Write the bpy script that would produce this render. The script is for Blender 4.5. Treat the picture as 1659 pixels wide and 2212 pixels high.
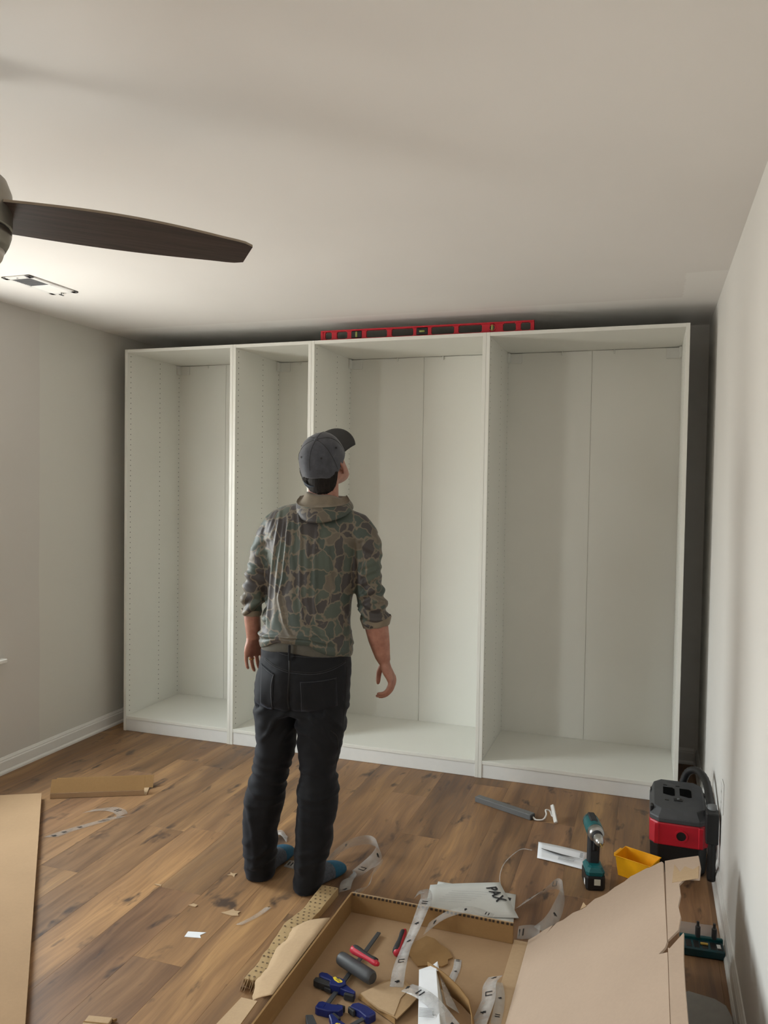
import bpy, bmesh, math, random
import numpy as np
from mathutils import Vector, Matrix
from mathutils.bvhtree import BVHTree

random.seed(7)
for o in list(bpy.data.objects):
    bpy.data.objects.remove(o, do_unlink=True)
SC = bpy.context.scene
COL = SC.collection

# ------------------------------------------------------------------ camera
CAM_LOC = Vector((3.0905, -4.1370, 1.5532))
CAM_R = Vector((0.94744, 0.31957, 0.01502))
CAM_U = Vector((-0.02491, 0.02689, 0.99933))
CAM_F = Vector((-0.31895, 0.94718, -0.03344))
cam = bpy.data.cameras.new('camera')
cam.sensor_fit = 'VERTICAL'
cam.sensor_height = 36.0
cam.lens = 27.871
cam.clip_start = 0.05
camo = bpy.data.objects.new('camera', cam)
COL.objects.link(camo)
m = Matrix((CAM_R, CAM_U, -CAM_F)).transposed().to_4x4()
m.translation = CAM_LOC
camo.matrix_world = m
SC.camera = camo

# ------------------------------------------------------------------ view
SC.view_settings.view_transform = 'Standard'
SC.view_settings.look = 'None'
SC.view_settings.gamma = 1.0
SC.view_settings.use_curve_mapping = False
SC.view_settings.exposure = 0.55


def lin(r, g=None, b=None):
    if g is None:
        r, g, b = r
    def f(c):
        c = c / 255.0
        return c / 12.92 if c <= 0.04045 else ((c + 0.055) / 1.055) ** 2.4
    return (f(r), f(g), f(b), 1.0)


# ------------------------------------------------------------------ world: bright overcast sky above lawn and trees
WORLD_STRENGTH = 17.0
w = bpy.data.worlds.new('world')
SC.world = w
w.use_nodes = True
nt = w.node_tree
nt.nodes.clear()
tc = nt.nodes.new('ShaderNodeTexCoord')
sep = nt.nodes.new('ShaderNodeSeparateXYZ')
ramp = nt.nodes.new('ShaderNodeValToRGB')
ramp.color_ramp.elements[0].position = 0.0
ramp.color_ramp.elements[0].color = (0.64, 0.60, 0.565, 1)
ramp.color_ramp.elements[1].position = 1.0
ramp.color_ramp.elements[1].color = (0.86, 0.94, 1.0, 1)
e = ramp.color_ramp.elements.new(0.48)
e.color = (0.64, 0.605, 0.57, 1)
e = ramp.color_ramp.elements.new(0.56)
e.color = (0.95, 0.975, 1.0, 1)
mr = nt.nodes.new('ShaderNodeMapRange')
mr.inputs[1].default_value = -1
mr.inputs[2].default_value = 1
bg = nt.nodes.new('ShaderNodeBackground')
bg.inputs['Strength'].default_value = WORLD_STRENGTH
wo = nt.nodes.new('ShaderNodeOutputWorld')
nt.links.new(tc.outputs['Generated'], sep.inputs[0])
nt.links.new(sep.outputs['Z'], mr.inputs[0])
nt.links.new(mr.outputs[0], ramp.inputs[0])
nt.links.new(ramp.outputs[0], bg.inputs['Color'])
nt.links.new(bg.outputs[0], wo.inputs[0])

# two window openings in the left wall (daylight of the room)
XL, XR, YB, YF, ZC = -0.125, 3.375, 0.645, -6.16, 2.475
WINS = [(-1.80, -0.93), (-4.58, -3.71)]
WZ0, WZ1 = 0.615, 2.08
for WY0, WY1 in WINS:
    pl = bpy.data.lights.new('window_portal', 'AREA')
    pl.shape = 'RECTANGLE'
    pl.size = WY1 - WY0
    pl.size_y = WZ1 - WZ0
    pl.cycles.is_portal = True
    po = bpy.data.objects.new('window_portal', pl)
    COL.objects.link(po)
    po.matrix_world = Matrix.Translation((XL - 0.16, (WY0 + WY1) / 2, (WZ0 + WZ1) / 2)) @ \
        Matrix(((0, 0, -1), (1, 0, 0), (0, -1, 0))).to_4x4()


# ------------------------------------------------------------------ material helpers
class NT:
    def __init__(self, name):
        self.m = bpy.data.materials.new(name)
        self.m.use_nodes = True
        self.t = self.m.node_tree
        self.t.nodes.clear()
        self.out = self.t.nodes.new('ShaderNodeOutputMaterial')

    def n(self, typ, ins=None, **kw):
        nd = self.t.nodes.new(typ)
        for k, v in kw.items():
            setattr(nd, k, v)
        if ins:
            for k, v in ins.items():
                s = nd.inputs[k]
                if hasattr(v, 'is_output') or isinstance(v, bpy.types.NodeSocket):
                    self.t.links.new(v, s)
                else:
                    s.default_value = v
        return nd

    def ramp(self, fac, stops, interp='LINEAR'):
        nd = self.n('ShaderNodeValToRGB', {0: fac})
        cr = nd.color_ramp
        cr.interpolation = interp
        while len(cr.elements) < len(stops):
            cr.elements.new(0.5)
        for el, (p, c) in zip(cr.elements, stops):
            el.position = p
            el.color = c if len(c) == 4 else (*c, 1)
        return nd.outputs[0]

    def mix(self, fac, a, b, mode='MIX'):
        nd = self.n('ShaderNodeMix', data_type='RGBA', blend_type=mode)
        for i, v in ((0, fac), (6, a), (7, b)):
            if isinstance(v, bpy.types.NodeSocket):
                self.t.links.new(v, nd.inputs[i])
            else:
                nd.inputs[i].default_value = v
        return nd.outputs[2]

    def math(self, op, a, b=0.0, c=0.0, clamp=False):
        nd = self.n('ShaderNodeMath', operation=op, use_clamp=clamp)
        for i, v in enumerate((a, b, c)):
            if isinstance(v, bpy.types.NodeSocket):
                self.t.links.new(v, nd.inputs[i])
            else:
                nd.inputs[i].default_value = v
        return nd.outputs[0]

    def coords(self, kind='Object', scale=(1, 1, 1), rot=(0, 0, 0), loc=(0, 0, 0)):
        t = self.n('ShaderNodeTexCoord')
        mp = self.n('ShaderNodeMapping', {0: t.outputs[kind], 'Location': loc, 'Rotation': rot, 'Scale': scale})
        return mp.outputs[0]

    def noise(self, vec, scale=5, detail=4, rough=0.5, dist=0.0):
        return self.n('ShaderNodeTexNoise', {'Vector': vec, 'Scale': scale, 'Detail': detail,
                                             'Roughness': rough, 'Distortion': dist}).outputs['Fac']

    def bump(self, h, strength=0.2, dist=0.001):
        return self.n('ShaderNodeBump', {'Height': h, 'Strength': strength, 'Distance': dist}).outputs[0]

    def bsdf(self, color, rough=0.6, metal=0.0, normal=None, **kw):
        ins = {'Base Color': color, 'Roughness': rough, 'Metallic': metal}
        if normal is not None:
            ins['Normal'] = normal
        ins.update(kw)
        p = self.n('ShaderNodeBsdfPrincipled', ins)
        self.t.links.new(p.outputs[0], self.out.inputs[0])
        return self.m


def paint(name, col, rough=0.5, metal=0.0, var=0.06, scale=30, bump=0.0, bscale=300, spec=0.5):
    """plain procedural surface with a faint tone variation"""
    t = NT(name)
    v = t.coords('Object')
    nz = t.noise(v, scale, 3)
    c = lin(col) if max(col) > 1.0 else (*col[:3], 1)
    a = tuple(min(1, x * (1 - var)) for x in c[:3]) + (1,)
    b = tuple(min(1, x * (1 + var)) for x in c[:3]) + (1,)
    colr = t.ramp(nz, [(0.3, a), (0.7, b)])
    nrm = t.bump(t.noise(v, bscale, 2), bump, 0.001) if bump else None
    return t.bsdf(colr, rough, metal, nrm, **{'Specular IOR Level': spec})


# ------------------------------------------------------------------ mesh helpers
class MB:
    def __init__(self):
        self.v, self.f, self.mi = [], [], []

    def add(self, vs, fs, mi=0, M=None):
        b = len(self.v)
        for p in vs:
            p = Vector(p)
            self.v.append(tuple(M @ p) if M is not None else tuple(p))
        for f in fs:
            self.f.append(tuple(b + i for i in f))
            self.mi.append(mi)
        return self

    def box(self, x0, x1, y0, y1, z0, z1, mi=0, M=None):
        vs = [(x0, y0, z0), (x1, y0, z0), (x1, y1, z0), (x0, y1, z0), (x0, y0, z1), (x1, y0, z1), (x1, y1, z1), (x0, y1, z1)]
        return self.add(vs, [(0, 3, 2, 1), (4, 5, 6, 7), (0, 1, 5, 4), (1, 2, 6, 5), (2, 3, 7, 6), (3, 0, 4, 7)], mi, M)

    def cbox(self, x0, x1, y0, y1, z0, z1, c, mi=0, M=None):
        """box with every edge chamfered by c"""
        cx, cy, cz = (x0 + x1) / 2, (y0 + y1) / 2, (z0 + z1) / 2
        hx, hy, hz = (x1 - x0) / 2, (y1 - y0) / 2, (z1 - z0) / 2
        c = min(c, hx * .99, hy * .99, hz * .99)
        bm = bmesh.new()
        bmesh.ops.create_cube(bm, size=2)
        for vv in bm.verts:
            vv.co = Vector((cx + vv.co.x * hx, cy + vv.co.y * hy, cz + vv.co.z * hz))
        bmesh.ops.bevel(bm, geom=bm.edges[:], offset=c, segments=1, affect='EDGES', profile=0.5)
        bm.verts.index_update()
        vs = [tuple(q.co) for q in bm.verts]
        fs = [tuple(q.index for q in fc.verts) for fc in bm.faces]
        bm.free()
        return self.add(vs, fs, mi, M)

    def prism(self, pts, z0, z1, mi=0, M=None):
        n = len(pts)
        vs = [(x, y, z0) for x, y in pts] + [(x, y, z1) for x, y in pts]
        fs = [tuple(reversed(range(n))), tuple(range(n, 2 * n))]
        fs += [(i, (i + 1) % n, n + (i + 1) % n, n + i) for i in range(n)]
        return self.add(vs, fs, mi, M)

    def lathe(self, prof, n=24, mi=0, M=None, cap=True):
        vs, fs = [], []
        for r_, z in prof:
            for k in range(n):
                a = 2 * math.pi * k / n
                vs.append((r_ * math.cos(a), r_ * math.sin(a), z))
        for i in range(len(prof) - 1):
            for k in range(n):
                k2 = (k + 1) % n
                fs.append((i * n + k, i * n + k2, (i + 1) * n + k2, (i + 1) * n + k))
        if cap:
            fs.append(tuple(reversed(range(n))))
            fs.append(tuple(range((len(prof) - 1) * n, len(prof) * n)))
        return self.add(vs, fs, mi, M)

    def loft(self, rings, mi=0, M=None, caps=True, closed=True):
        n = len(rings[0])
        vs = [p for rr in rings for p in rr]
        fs = []
        for i in range(len(rings) - 1):
            for k in range(n if closed else n - 1):
                k2 = (k + 1) % n
                fs.append((i * n + k, i * n + k2, (i + 1) * n + k2, (i + 1) * n + k))
        if caps:
            fs.append(tuple(reversed(range(n))))
            fs.append(tuple(range((len(rings) - 1) * n, len(rings) * n)))
        return self.add(vs, fs, mi, M)

    def tube(self, pts, rad, n=10, mi=0, M=None, caps=True, flat=1.0):
        """sweep a circle of radius rad (number or list) along pts"""
        P = [Vector(p) for p in pts]
        R = rad if isinstance(rad, (list, tuple)) else [rad] * len(P)
        rings = []
        up = None
        for i, p in enumerate(P):
            t = (P[min(i + 1, len(P) - 1)] - P[max(i - 1, 0)])
            t.normalize()
            if up is None:
                up = Vector((0, 0, 1)) if abs(t.z) < 0.9 else Vector((0, 1, 0))
            s = t.cross(up)
            s.normalize()
            up = s.cross(t)
            up.normalize()
            rings.append([tuple(p + s * (R[i] * math.cos(2 * math.pi * k / n)) + up * (R[i] * flat * math.sin(2 * math.pi * k / n)))
                          for k in range(n)])
        return self.loft(rings, mi, M, caps)


def smooth_path(pts, n=8, closed=False):
    """Catmull-Rom through pts"""
    P = [Vector(p) for p in pts]
    out = []
    m_ = len(P)
    for i in range(m_ if closed else m_ - 1):
        if closed:
            a, b, c, d = P[(i - 1) % m_], P[i], P[(i + 1) % m_], P[(i + 2) % m_]
        else:
            a, b, c, d = P[max(i - 1, 0)], P[i], P[i + 1], P[min(i + 2, m_ - 1)]
        for k in range(n):
            t = k / n
            out.append(0.5 * ((2 * b) + (c - a) * t + (2 * a - 5 * b + 4 * c - d) * t * t + (3 * b - a - 3 * c + d) * t ** 3))
    if not closed:
        out.append(P[-1])
    return out


def obj(name, mb, mats, parent=None, smooth=False, bevel=0.0, segs=1, subsurf=0, solid=0.0, angle=None):
    me = bpy.data.meshes.new(name)
    me.from_pydata(mb.v, [], mb.f)
    mats = mats if isinstance(mats, (list, tuple)) else [mats]
    for mm in mats:
        me.materials.append(mm)
    if len(mats) > 1:
        me.polygons.foreach_set('material_index', mb.mi)
    bm = bmesh.new()
    bm.from_mesh(me)
    if smooth == 'weld':
        bmesh.ops.remove_doubles(bm, verts=bm.verts, dist=1e-5)
    bmesh.ops.recalc_face_normals(bm, faces=bm.faces)
    if angle is not None:
        for ed in bm.edges:
            ed.smooth = not (len(ed.link_faces) == 2 and ed.calc_face_angle(0) > math.radians(angle))
        smooth = True
    bm.to_mesh(me)
    bm.free()
    if smooth:
        me.polygons.foreach_set('use_smooth', [True] * len(me.polygons))
    me.update()
    o = bpy.data.objects.new(name, me)
    COL.objects.link(o)
    if parent is not None:
        o.parent = parent
    if solid:
        md = o.modifiers.new('solid', 'SOLIDIFY')
        md.thickness = solid
        md.offset = 0
    if bevel:
        md = o.modifiers.new('bevel', 'BEVEL')
        md.width = bevel
        md.segments = segs
        md.limit_method = 'ANGLE'
        md.angle_limit = math.radians(40)
    if subsurf:
        md = o.modifiers.new('sub', 'SUBSURF')
        md.levels = md.render_levels = subsurf
    return o


def tag(o, label=None, cat=None, group=None, kind=None):
    if label:
        o['label'] = label
    if cat:
        o['category'] = cat
    if group:
        o['group'] = group
    if kind:
        o['kind'] = kind
    return o


def thing(name, label, cat, loc=(0, 0, 0), rz=0.0, group=None, M=None):
    o = bpy.data.objects.new(name, None)
    o.empty_display_size = 0.05
    COL.objects.link(o)
    if M is not None:
        o.matrix_world = M
    else:
        o.location = loc
        o.rotation_euler = (0, 0, rz)
    return tag(o, label, cat, group)


def struct(name, mb, mat_, label=None, parent=None, **kw):
    o = obj(name, mb, mat_, parent, **kw)
    o['kind'] = 'structure'
    if label:
        o['label'] = label
    return o


# ------------------------------------------------------------------ wall, ceiling and trim materials
def wall_material(name, base, patch=None, axis=1, edge=0.0, wob=0.02, scale_z=4.0):
    t = NT(name)
    v = t.coords('Object')
    n1 = t.noise(v, 1.2, 3)
    c = t.ramp(n1, [(0.3, tuple(x * 0.975 for x in base)), (0.7, tuple(min(1, x * 1.02) for x in base))])
    if patch is not None:
        sp = t.n('ShaderNodeSeparateXYZ', {0: v})
        wv = t.math('MULTIPLY', t.math('SUBTRACT', t.noise(v, scale_z, 3), 0.5), wob * 2)
        s = t.math('ADD', sp.outputs[axis], wv)
        msk = t.n('ShaderNodeMapRange', {0: s, 1: edge - 0.004, 2: edge + 0.004}).outputs[0]
        if name == 'ceiling_paint':
            # square brush patch beside the right wall, freshly rolled like the strip
            sx = t.math('ADD', sp.outputs[0], t.math('MULTIPLY', t.math('SUBTRACT', t.noise(v, 30, 2), .5), .03))
            mx = t.n('ShaderNodeMapRange', {0: sx, 1: 3.205, 2: 3.213}).outputs[0]
            my = t.n('ShaderNodeMapRange', {0: s, 1: -0.515, 2: -0.507}).outputs[0]
            msk = t.math('MAXIMUM', msk, t.math('MULTIPLY', mx, my))
        c = t.mix(msk, c, (*patch, 1))
    nb = t.noise(v, 220, 3, 0.6)
    return t.bsdf(c, 0.72, 0, t.bump(nb, 0.10, 0.0006), **{'Specular IOR Level': 0.3})


M_WALLL = wall_material('shaded_wall_paint', (0.64, 0.615, 0.58), (0.67, 0.66, 0.61), 1, -0.58, 0.012)  # wall paint darkened in colour: shade of facing away from the windows
M_WALL = wall_material('wall_paint', (0.78, 0.76, 0.725))
M_CEIL = wall_material('ceiling_paint', (0.84, 0.815, 0.79), (0.90, 0.885, 0.86), 1, -0.06, 0.015)
M_TRIM = paint('white_trim', (0.78, 0.77, 0.74), 0.35, var=0.01)

# ------------------------------------------------------------------ room shell
T_ = 0.14
mb = MB()
yy = YF
for WY0, WY1 in sorted(WINS):
    mb.box(XL - T_, XL, yy, WY0, 0, ZC)
    mb.box(XL - T_, XL, WY0, WY1, 0, WZ0)
    mb.box(XL - T_, XL, WY0, WY1, WZ1, ZC)
    yy = WY1
mb.box(XL - T_, XL, yy, YB, 0, ZC)
struct('wall_left', mb, M_WALLL, 'left wall with shade put into its paint colour and a lighter touched-up band near the wardrobe')
struct('wall_right', MB().box(XR, XR + T_, YF, YB, 0, ZC), M_WALL, 'cream painted right wall facing the window light')
struct('wall_back', MB().box(XL - T_, XR + T_, YB, YB + T_, 0, ZC), M_WALL, 'cream wall in shade behind the wardrobe frames')
struct('wall_front', MB().box(XL - T_, XR + T_, YF - T_, YF, 0, ZC), M_WALL, 'plain wall behind the camera')
struct('ceiling', MB().box(XL - T_, XR + T_, YF - T_, YB + T_, ZC, ZC + 0.12), M_CEIL,
       'off-white ceiling with a lighter brushed strip above the wardrobe')

# baseboards: board, moulded cap and shoe
def base_profile(a, b, side):
    """profile pushed along a wall; returns rings for loft; side = +1 grows to +"""
    prof = [(0, 0), (0.020, 0), (0.0195, 0.010), (0.014, 0.019), (0.0125, 0.019), (0.0125, 0.064), (0.0095, 0.070), (0.0095, 0.075), (0.006, 0.082), (0.004, 0.087), (0, 0.088)]
    return prof

def baseboard(name, p0, p1, nrm, label):
    rings = []
    for p in (p0, p1):
        rings.append([(p[0] + nrm[0] * d, p[1] + nrm[1] * d, z) for d, z in base_profile(0, 0, 1)])
    struct(name, MB().loft(rings), M_TRIM, label)

baseboard('baseboard_left', (XL, YF), (XL, YB), (1, 0), 'white moulded baseboard along the left wall')
baseboard('baseboard_right', (XR, YF), (XR, YB), (-1, 0), 'white moulded baseboard along the right wall')
baseboard('baseboard_back', (XL + .02, YB), (XR - .02, YB), (0, -1), 'white baseboard hidden behind the wardrobe frames')

# ------------------------------------------------------------------ window (only the corner of its stool shows)
t = NT('window_glass')
tr = t.n('ShaderNodeBsdfTransparent', {'Color': (0.95, 0.97, 0.96, 1)})
gl = t.n('ShaderNodeBsdfGlossy', {'Roughness': 0.02})
mx = t.n('ShaderNodeMixShader', {0: 0.06})
t.t.links.new(tr.outputs[0], mx.inputs[1])
t.t.links.new(gl.outputs[0], mx.inputs[2])
t.t.links.new(mx.outputs[0], t.out.inputs[0])
M_GLASS = t.m
WL = ['white sash window in the left wall nearest the wardrobe, its stool corner in view', 'white sash window in the left wall behind the camera']
for iw, (WY0, WY1) in enumerate(WINS):
    win = bpy.data.objects.new('window_%d' % (iw + 1), None)
    COL.objects.link(win)
    win.location = (XL, (WY0 + WY1) / 2, WZ0)
    tag(win, WL[iw], None, None, 'structure')
    hw = (WY1 - WY0) / 2
    hh = WZ1 - WZ0
    fr = MB()
    fr.box(-T_, 0, -hw, -hw + .02, 0, hh).box(-T_, 0, hw - .02, hw, 0, hh).box(-T_, 0, -hw, hw, hh - .02, hh)
    obj('window_frame', fr, M_TRIM, win)
    obj('window_stool', MB().cbox(-T_, 0.035, -hw - .085, hw + .085, -0.022, 0, 0.004), M_TRIM, win)
    a, b = -hw + .02, hw - .02
    for z0, z1, xo in ((0, hh / 2 + .02, -.09), (hh / 2 - .02, hh - .02, -.12)):
        sash = MB()
        sash.box(xo, xo + .03, a, a + .04, z0, z1).box(xo, xo + .03, b - .04, b, z0, z1)
        sash.box(xo, xo + .03, a, b, z0, z0 + .04).box(xo, xo + .03, a, b, z1 - .04, z1)
        so = obj('sash', sash, M_TRIM, win)
        obj('pane', MB().box(xo + .013, xo + .017, a + .04, b - .04, z0 + .04, z1 - .04), M_GLASS, so)

# ------------------------------------------------------------------ plank floor
t = NT('oak_plank')
oi = t.n('ShaderNodeObjectInfo')
rv = t.math('MULTIPLY', oi.outputs['Random'], 37.0)
off = t.n('ShaderNodeCombineXYZ', {0: rv, 1: t.math('MULTIPLY', rv, 1.7), 2: rv})
tcn = t.n('ShaderNodeTexCoord')
pos = t.n('ShaderNodeVectorMath', {0: tcn.outputs['Object'], 1: off.outputs[0]}, operation='ADD').outputs[0]
warp = t.n('ShaderNodeTexNoise', {'Vector': t.n('ShaderNodeMapping', {0: pos, 'Scale': (6, 1.6, 1)}).outputs[0], 'Scale': 1.0, 'Detail': 2})
wv = t.n('ShaderNodeVectorMath', {0: warp.outputs['Color'], 1: (0.10, 0.10, 0)}, operation='MULTIPLY').outputs[0]
pw = t.n('ShaderNodeVectorMath', {0: pos, 1: wv}, operation='ADD').outputs[0]
broad = t.noise(t.n('ShaderNodeMapping', {0: pw, 'Scale': (9, 1.1, 1)}).outputs[0], 1.0, 3, 0.55)
streak = t.noise(t.n('ShaderNodeMapping', {0: pw, 'Scale': (75, 3.2, 1)}).outputs[0], 1.0, 4, 0.6)
fine = t.noise(t.n('ShaderNodeMapping', {0: pos, 'Scale': (330, 9, 1)}).outputs[0], 1.0, 2, 0.5)
sm = t.math('ADD', t.math('MULTIPLY', broad, 0.62), t.math('ADD', t.math('MULTIPLY', streak, 0.30), t.math('MULTIPLY', fine, 0.08)))
c = t.ramp(sm, [(0.28, (0.098, 0.056, 0.035)), (0.42, (0.178, 0.102, 0.055)), (0.54, (0.272, 0.158, 0.080)), (0.70, (0.420, 0.254, 0.120))])
c = t.mix(1.0, c, oi.outputs['Color'], 'MULTIPLY')
kn = t.noise(t.n('ShaderNodeMapping', {0: pw, 'Scale': (15, 5.5, 1)}).outputs[0], 1.0, 3, 0.58, 0.25)
km = t.n('ShaderNodeMapRange', {0: kn, 1: 0.60, 2: 0.72}).outputs[0]
c = t.mix(t.math('MULTIPLY', km, 0.88), c, (0.050, 0.033, 0.028, 1))
k2 = t.noise(t.n('ShaderNodeMapping', {0: pw, 'Scale': (11, 0.9, 1), 'Location': (5, 3, 0)}).outputs[0], 1.0, 2, 0.5)
k2m = t.n('ShaderNodeMapRange', {0: k2, 1: 0.60, 2: 0.80}).outputs[0]
c = t.mix(t.math('MULTIPLY', k2m, 0.38), c, (0.120, 0.080, 0.062, 1))
hb_ = t.math('ADD', t.math('MULTIPLY', streak, .6), t.math('MULTIPLY', fine, .4))
M_OAK = t.bsdf(c, t.n('ShaderNodeMapRange', {0: streak, 1: .3, 2: .7, 3: .42, 4: .55}).outputs[0], 0, t.bump(hb_, 0.12, 0.0008), **{'Specular IOR Level': 0.35})
M_SUB = paint('subfloor', (0.05, 0.035, 0.025), 0.9)

floor = struct('floor', MB().box(XL - T_, XR + T_, YF - T_, YB + T_, -0.10, -0.0075), M_SUB, 'brown oak-look plank floor running toward the wardrobe')
PW = 0.182
known = {7: [-1.069, ], 8: [-1.566], 9: [-1.975], 12: [-0.79], 10: [-1.2], 11: [-0.35]}
tones = {  # brighter or darker boards, (column, piece) -> tint
    (7, 0): (1.48, 1.42, 1.28), (7, 1): (0.95, .92, .92), (8, 0): (.86, .80, .82), (8, 1): (.95, .93, .9), (9, 0): (.80, .76, .80), (9, 1): (1.22, 1.17, 1.08),
    (10, 0): (1.34, 1.30, 1.20), (10, 1): (.9, .86, .85), (12, 1): (.88, .84, .84), (12, 0): (1.16, 1.1, 1.02), (11, 1): (.93, .9, .88), (13, 1): (1.22, 1.16, 1.08)}
x0 = 1.155 - 7 * PW
k = -1
rng = random.Random(11)
for k in range(0, 20):
    a, b = x0 + k * PW, x0 + (k + 1) * PW
    if b < XL or a > XR:
        continue
    a2, b2 = max(a, XL - .01), min(b, XR + .01)
    j = known.get(k, [rng.uniform(-1.9, -0.6)])[0]
    cuts = sorted([j + i * 1.22 for i in range(-6, 4)])
    piece0 = None
    for i in range(len(cuts) - 1):
        y0, y1 = max(cuts[i], YF - .01), min(cuts[i + 1], YB + .01)
        if y1 - y0 < 0.02:
            continue
        cxp, cyp = (a2 + b2) / 2, (y0 + y1) / 2
        hx, hy = (b2 - a2) / 2 - .0001, (y1 - y0) / 2 - .0001
        ch = 0.0004
        vs = [(-hx, -hy, -.007), (hx, -hy, -.007), (hx, hy, -.007), (-hx, hy, -.007),
              (-hx, -hy, -ch), (hx, -hy, -ch), (hx, hy, -ch), (-hx, hy, -ch),
              (-hx + ch, -hy + ch, 0), (hx - ch, -hy + ch, 0), (hx - ch, hy - ch, 0), (-hx + ch, hy - ch, 0)]
        fs = [(0, 3, 2, 1), (8, 9, 10, 11)]
        for lo in (0, 4):
            fs += [(lo + q, lo + (q + 1) % 4, lo + 4 + (q + 1) % 4, lo + 4 + q) for q in range(4)]
        p = obj('plank', MB().add(vs, fs), M_OAK, floor)
        p.location = (cxp, cyp, 0)
        rel = 0 if abs(cuts[i + 1] - j) < 1e-6 else (1 if abs(cuts[i] - j) < 1e-6 else 2)
        tn = tones.get((k, rel))
        if tn is None:
            q = rng.uniform(.82, 1.10)
            tn = (q, q * rng.uniform(.95, .99), q * rng.uniform(.90, 1.0))
        p.color = (*tn, 1)

# ------------------------------------------------------------------ wardrobe frames
t = NT('white_foil')
v = t.coords('Object')
M_WARD = t.bsdf(t.ramp(t.noise(v, 3, 2), [(.3, (0.765, 0.76, 0.705, 1)), (.7, (0.785, 0.78, 0.725, 1))]), 0.42, 0, t.bump(t.noise(v, 400, 2), .05, .0004), **{'Specular IOR Level': .4})
M_WEDGE = paint('white_edging', (0.78, 0.78, 0.76), 0.4, var=0.01)
M_HOLE = paint('pin_hole_dark', (0.03, 0.03, 0.028), 0.9)
M_PLAS = paint('white_plastic', (0.72, 0.72, 0.68), 0.45, var=0.02)
TH, WH, WD, HB = 0.0192, 2.364, 0.585, 0.092
hole_me = {}

def pin_holes(parent, xface, sgn):
    m_ = MB()
    for yc in (0.034, 0.342, 0.562):
        for i in range(70):
            z = 0.118 + i * 0.032
            if yc > .5 and z > 2.27:
                continue
            n = 6
            r_ = 0.0035
            vs = [(xface + sgn * .0003, yc + r_ * math.cos(2 * math.pi * q / n), z + r_ * math.sin(2 * math.pi * q / n)) for q in range(n)]
            m_.add(vs, [tuple(range(n))])
    o = obj('shelf_pin_holes', m_, M_HOLE, parent)
    o['kind'] = 'stuff'
    return o

wx = 0.0
WLAB = ['white open wardrobe frame of middle width at the left end of the row',
        'narrowest white open wardrobe frame, second in the row and beside the man',
        'wide white open wardrobe frame just right of the man',
        'wide white open wardrobe frame at the right end, behind the red vacuum']
for iu, wd in enumerate((0.75, 0.50, 1.0, 1.0)):
    u = thing('wardrobe_frame', WLAB[iu], 'wardrobe', (wx, 0, 0), 0, 'row of open wardrobe frames')
    g = 0.0004
    for sd in (0, 1):
        a = g if sd == 0 else wd - TH
        b = TH if sd == 0 else wd - g
        sp_ = obj('side_panel', MB().cbox(a, b, 0, WD, 0, WH, .0009), M_WARD, u)
        pin_holes(sp_, b if sd == 0 else a, 1 if sd == 0 else -1)
    obj('top_panel', MB().cbox(TH, wd - TH, .001, WD - .004, WH - TH, WH, .0008), M_WARD, u)
    obj('bottom_panel', MB().cbox(TH, wd - TH, .001, WD - .004, HB - TH, HB, .0012), M_WARD, u)
    obj('plinth', MB().cbox(TH, wd - TH, .0045, .0205, 0.001, HB - TH - .001, .0006), M_WEDGE, u)
    nb = 2 if wd > .6 else 1
    for q in range(nb):
        a = TH + (wd - 2 * TH) * q / nb + (.0012 if q else 0)
        b = TH + (wd - 2 * TH) * (q + 1) / nb - (.0012 if q < nb - 1 else 0)
        obj('back_panel', MB().box(a, b, WD - .012, WD - .008, HB + .0005, WH - TH - .0025), M_WARD, u)
    # strip behind the back panels' joint, in their shade
    obj('joint_strip', MB().box(wd / 2 - .02, wd / 2 + .02, WD - .0079, WD - .006, HB, WH - TH), M_WARD, u)
    for sd in (0, 1):
        bk = MB()
        xs = TH if sd == 0 else wd - TH
        s_ = 1 if sd == 0 else -1
        yb = WD - .012
        x1, x2 = sorted((xs + s_ * .012, xs + s_ * .080))
        bk.cbox(x1, x2, yb - .010, yb - .0002, 2.283, 2.341, .0015)
        x1, x2 = sorted((xs, xs + s_ * .014))
        bk.cbox(x1, x2, yb - .042, yb - .0002, 2.283, 2.341, .0015)
        obj('corner_bracket', bk, M_PLAS, u)
    for fx in ((.33, .62) if wd > .9 else ((.32,) if wd > .6 else (.35,))):
        obj('back_clip', MB().cbox(wd * fx - .004, wd * fx + .004, WD - .021, WD - .012, 2.322, 2.345, .001), M_PLAS, u)
    wx += wd

# ================================================================== materials of the small things
def cardboard(name, base, var=0.10, flute_axis=None, rough=0.85):
    t = NT(name)
    v = t.coords('Object')
    n1 = t.noise(v, 4, 4)
    n2 = t.noise(v, 90, 3, 0.6)
    s = t.math('ADD', t.math('MULTIPLY', n1, .65), t.math('MULTIPLY', n2, .35))
    b = lin(base)
    c = t.ramp(s, [(.32, tuple(x * (1 - var) for x in b[:3])), (.68, tuple(min(1, x * (1 + var)) for x in b[:3]))])
    fb = t.noise(v, 260, 3, .7)
    h = fb
    if flute_axis is not None:
        sc_ = [0, 0, 0]
        sc_[flute_axis] = 1
        wvn = t.n('ShaderNodeTexWave', {'Vector': t.coords('Object', tuple(sc_)), 'Scale': 22.0, 'Distortion': 0.6, 'Detail': 1}, bands_direction='XYZ'[flute_axis])
        h = t.math('ADD', t.math('MULTIPLY', wvn.outputs['Fac'], .5), t.math('MULTIPLY', fb, .5))
    return t.bsdf(c, rough, 0, t.bump(h, .18, .0008), **{'Specular IOR Level': .15})

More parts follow.
